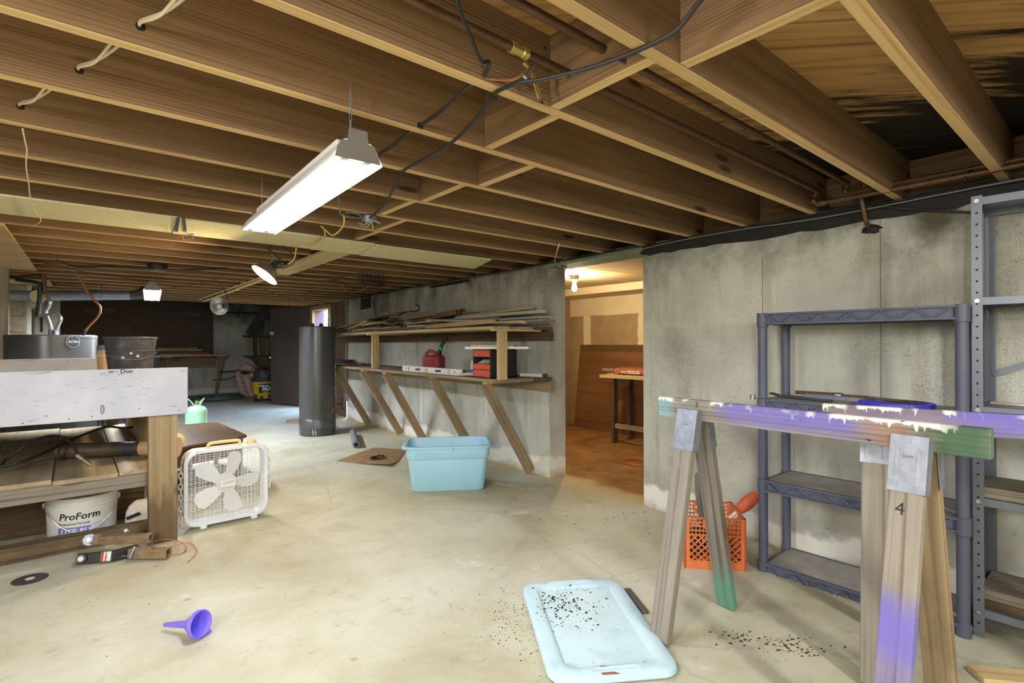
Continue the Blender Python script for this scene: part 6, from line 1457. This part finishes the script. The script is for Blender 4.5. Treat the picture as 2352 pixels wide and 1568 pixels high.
for i in range(150):
    a = i/150*2*PI*6; r = .52 + .10*math.sin(i*.21) + .04*math.sin(i*1.3); pts.append((c0.x + r*math.cos(a), c0.y + r*math.sin(a)*.9, .015 + .012*(i//25) + .008*math.sin(i*.7)))
tag(obj('garden_hose', MB().tube(pts, .012, 7), M['hose_green'], sm=True), 'dull green garden hose coiled loosely on the far floor', 'hose')
pts = [V((c0.x + .4 + .7*i/10, c0.y + .2 + .35*math.sin(i*.7), .014)) for i in range(11)]
tag(obj('garden_hose', MB().tube(smooth_pts(pts), .014, 7), M['cable_black'], sm=True), 'dark hose trailing from the coil toward the yellow vacuum', 'hose')
# seen under the white board, behind the bench
p = deep(262, 972, 5.6)
t = thing('teal_tote', 'dark tote with a teal side behind the bench shelf', 'tote', (p.x, p.y+.2, 0)); obj('body', MB().bx(-.20,.20,-.2,.2,0,.50), M['black_dusty'], t, bev=.02); obj('rim', MB().bx(-.215,.215,-.215,.215,.46,.49), M['black'], t, bev=.008); obj('end_panel', MB().bx(-.206,-.2,-.19,.19,.02,.45), M['teal'], t)
for x in (-.09, .0, .09): obj('rib', MB().bx(x-.006, x+.006, -.206, -.2, .02, .45), M['black'], t)
for i, p in enumerate((deep(445, 960, 8.6),)):
    pass

# ================================================================== side room
t = thing('leaning_plywood', 'red-brown plywood sheet leaning against the side-room wall', 'plywood', (5.8, 4.2, 0))
a, b = V((5.76, 5.46, .0)), V((5.76, 3.0, .0)); top = V((.155, 0, 1.225))
board('sheet', a + top/2 + V((.006,0,0)), b + top/2 + V((.006,0,0)), top.length, .012, M['redply'], t, (-1,0,.1265))
e0, e1 = a + top*.96 - V((.001,0,0)), b + top*.96 - V((.001,0,0)); obj('dark_edge', MB().bar(e0, e1, .10, .002, (-1,0,.13)), M['walnut'], t, world=True)
z_ = 5.85
c0 = deep(1436, 1015, 6.55); ZS = 1.25 - (866-787)/1207*6.45
t = thing('side_bench', 'rough lumber bench in the side room with a pale plank top', 'bench', (c0.x, c0.y, 0))
pa_, pb_ = deep(1379, 866, 6.75), deep(1560, 880, 5.9); pa_.z = pb_.z = ZS
d = (pb_-pa_).normalized(); n2 = V((-d.y, d.x, 0)); n2 = n2 if n2.y > 0 else -n2
for i in range(3): board('top_plank', pa_ + n2*(.05+.15*i) - d*(.12*(i == 2)), pb_ + n2*(.05+.15*i), .14, .04, M['pine'], t)
for f in (.18, .62, .98):
    for s in (.03, .36):
        e = pa_ + d*(pb_-pa_).length*f + n2*s; board('leg', (e.x, e.y, 0), (e.x, e.y, ZS-.02), .089, .038, M['dark_wood'], t, d)
    e = pa_ + d*(pb_-pa_).length*f; board('cross_rail', e + n2*.0 + V((0,0,-.07)), e + n2*.42 + V((0,0,-.07)), .09, .038, M['oldpine'], t, d)
e0, e1 = pa_ + d*.25, pa_ + d*1.1; e0.z = e1.z = .22; board('stretcher', e0 + n2*-.01, e1 + n2*-.01, .06, .03, M['oldpine'], t, n2)
a, b = deep(1402, 858, 6.75), deep(1520, 862, 6.2); a.z = b.z = ZS + .065; a += n2*.18; b += n2*.18
t = thing('mortar_bag', 'reddish sealed bag lying on the side-room bench', 'bag', (a+b)/2 - V((0,0,.045)))
d2 = (b-a).normalized(); L = (b-a).length; nn = V((-d2.y, d2.x, 0)); nn = nn if nn.y > 0 else -nn
lo = []
for f, w_, h_ in ((0,.17,.012),(.03,.19,.03),(.10,.20,.044),(.5,.205,.046),(.9,.20,.044),(.97,.19,.03),(1,.17,.012)):
    c = a + d2*L*f; lo.append([c + nn*x*1.0 + V((0,0,z)) for x, z in rrect(w_*1.7, h_*2, h_*.9, 4)])
obj('sack', MB().rings(lo), M['bag_red'], t, sm=True, world=True)
fr = frame(a + d2*L*.20 - nn*.172 + V((0,0,-.022)), d2, (0,0,1)); obj('lettering', text_mb('AC3', .046, .002, bold=.001).xf(fr), M['paper'], t, world=True)
c = a + d2*L*.125 - nn*.172 + V((0,0,-.004)); obj('emblem', MB().tube([c + d2*.026*math.cos(q_) + V((0,0,.026*math.sin(q_))) for q_ in [2*PI*i/18 for i in range(18)]], .003, 5, closed=True), M['paper'], t, world=True)
for i in range(4):
    c = a + d2*L*(.36 + .062*i) - nn*.173 + V((0,0,-.006)); s_ = obj('pictogram', MB().bar(c - d2*.020, c + d2*.020, .040, .002, nn), M['paper'], t, world=True); obj('symbol', MB().bar(c - d2*.010 - nn*.002 - V((0,0,.006)), c + d2*.010 - nn*.002 + V((0,0,.008*(i % 2))), .010, .002, nn), M['bag_red'], s_, world=True)
p0 = deep(1356, 851, 7.0); p1 = deep(1400, 855, 6.9); p0.z = p1.z = ZS + .04 + .02
tag(board('loose_stick', p0 + n2*.25, p1 + n2*.27 + (p1-p0)*.5, .06, .04, M['oldpine'], None), 'short stick of lumber jutting out beside the reddish bag', 'lumber')
c0 = deep(1462, 1060, 5.5); c0.z = 0
pts = [(c0.x + (.13 + .02*(i//16))*math.cos(2*PI*i/16), c0.y + (.13+.015*(i//16))*math.sin(2*PI*i/16) - .06*(i//32), .006 + .004*(i//16)) for i in range(52)]
tag(obj('red_cord', MB().tube(pts, .005, 6), M['orange_wire'], sm=True), 'red-orange cord coiled on the brown side-room floor', 'cord')
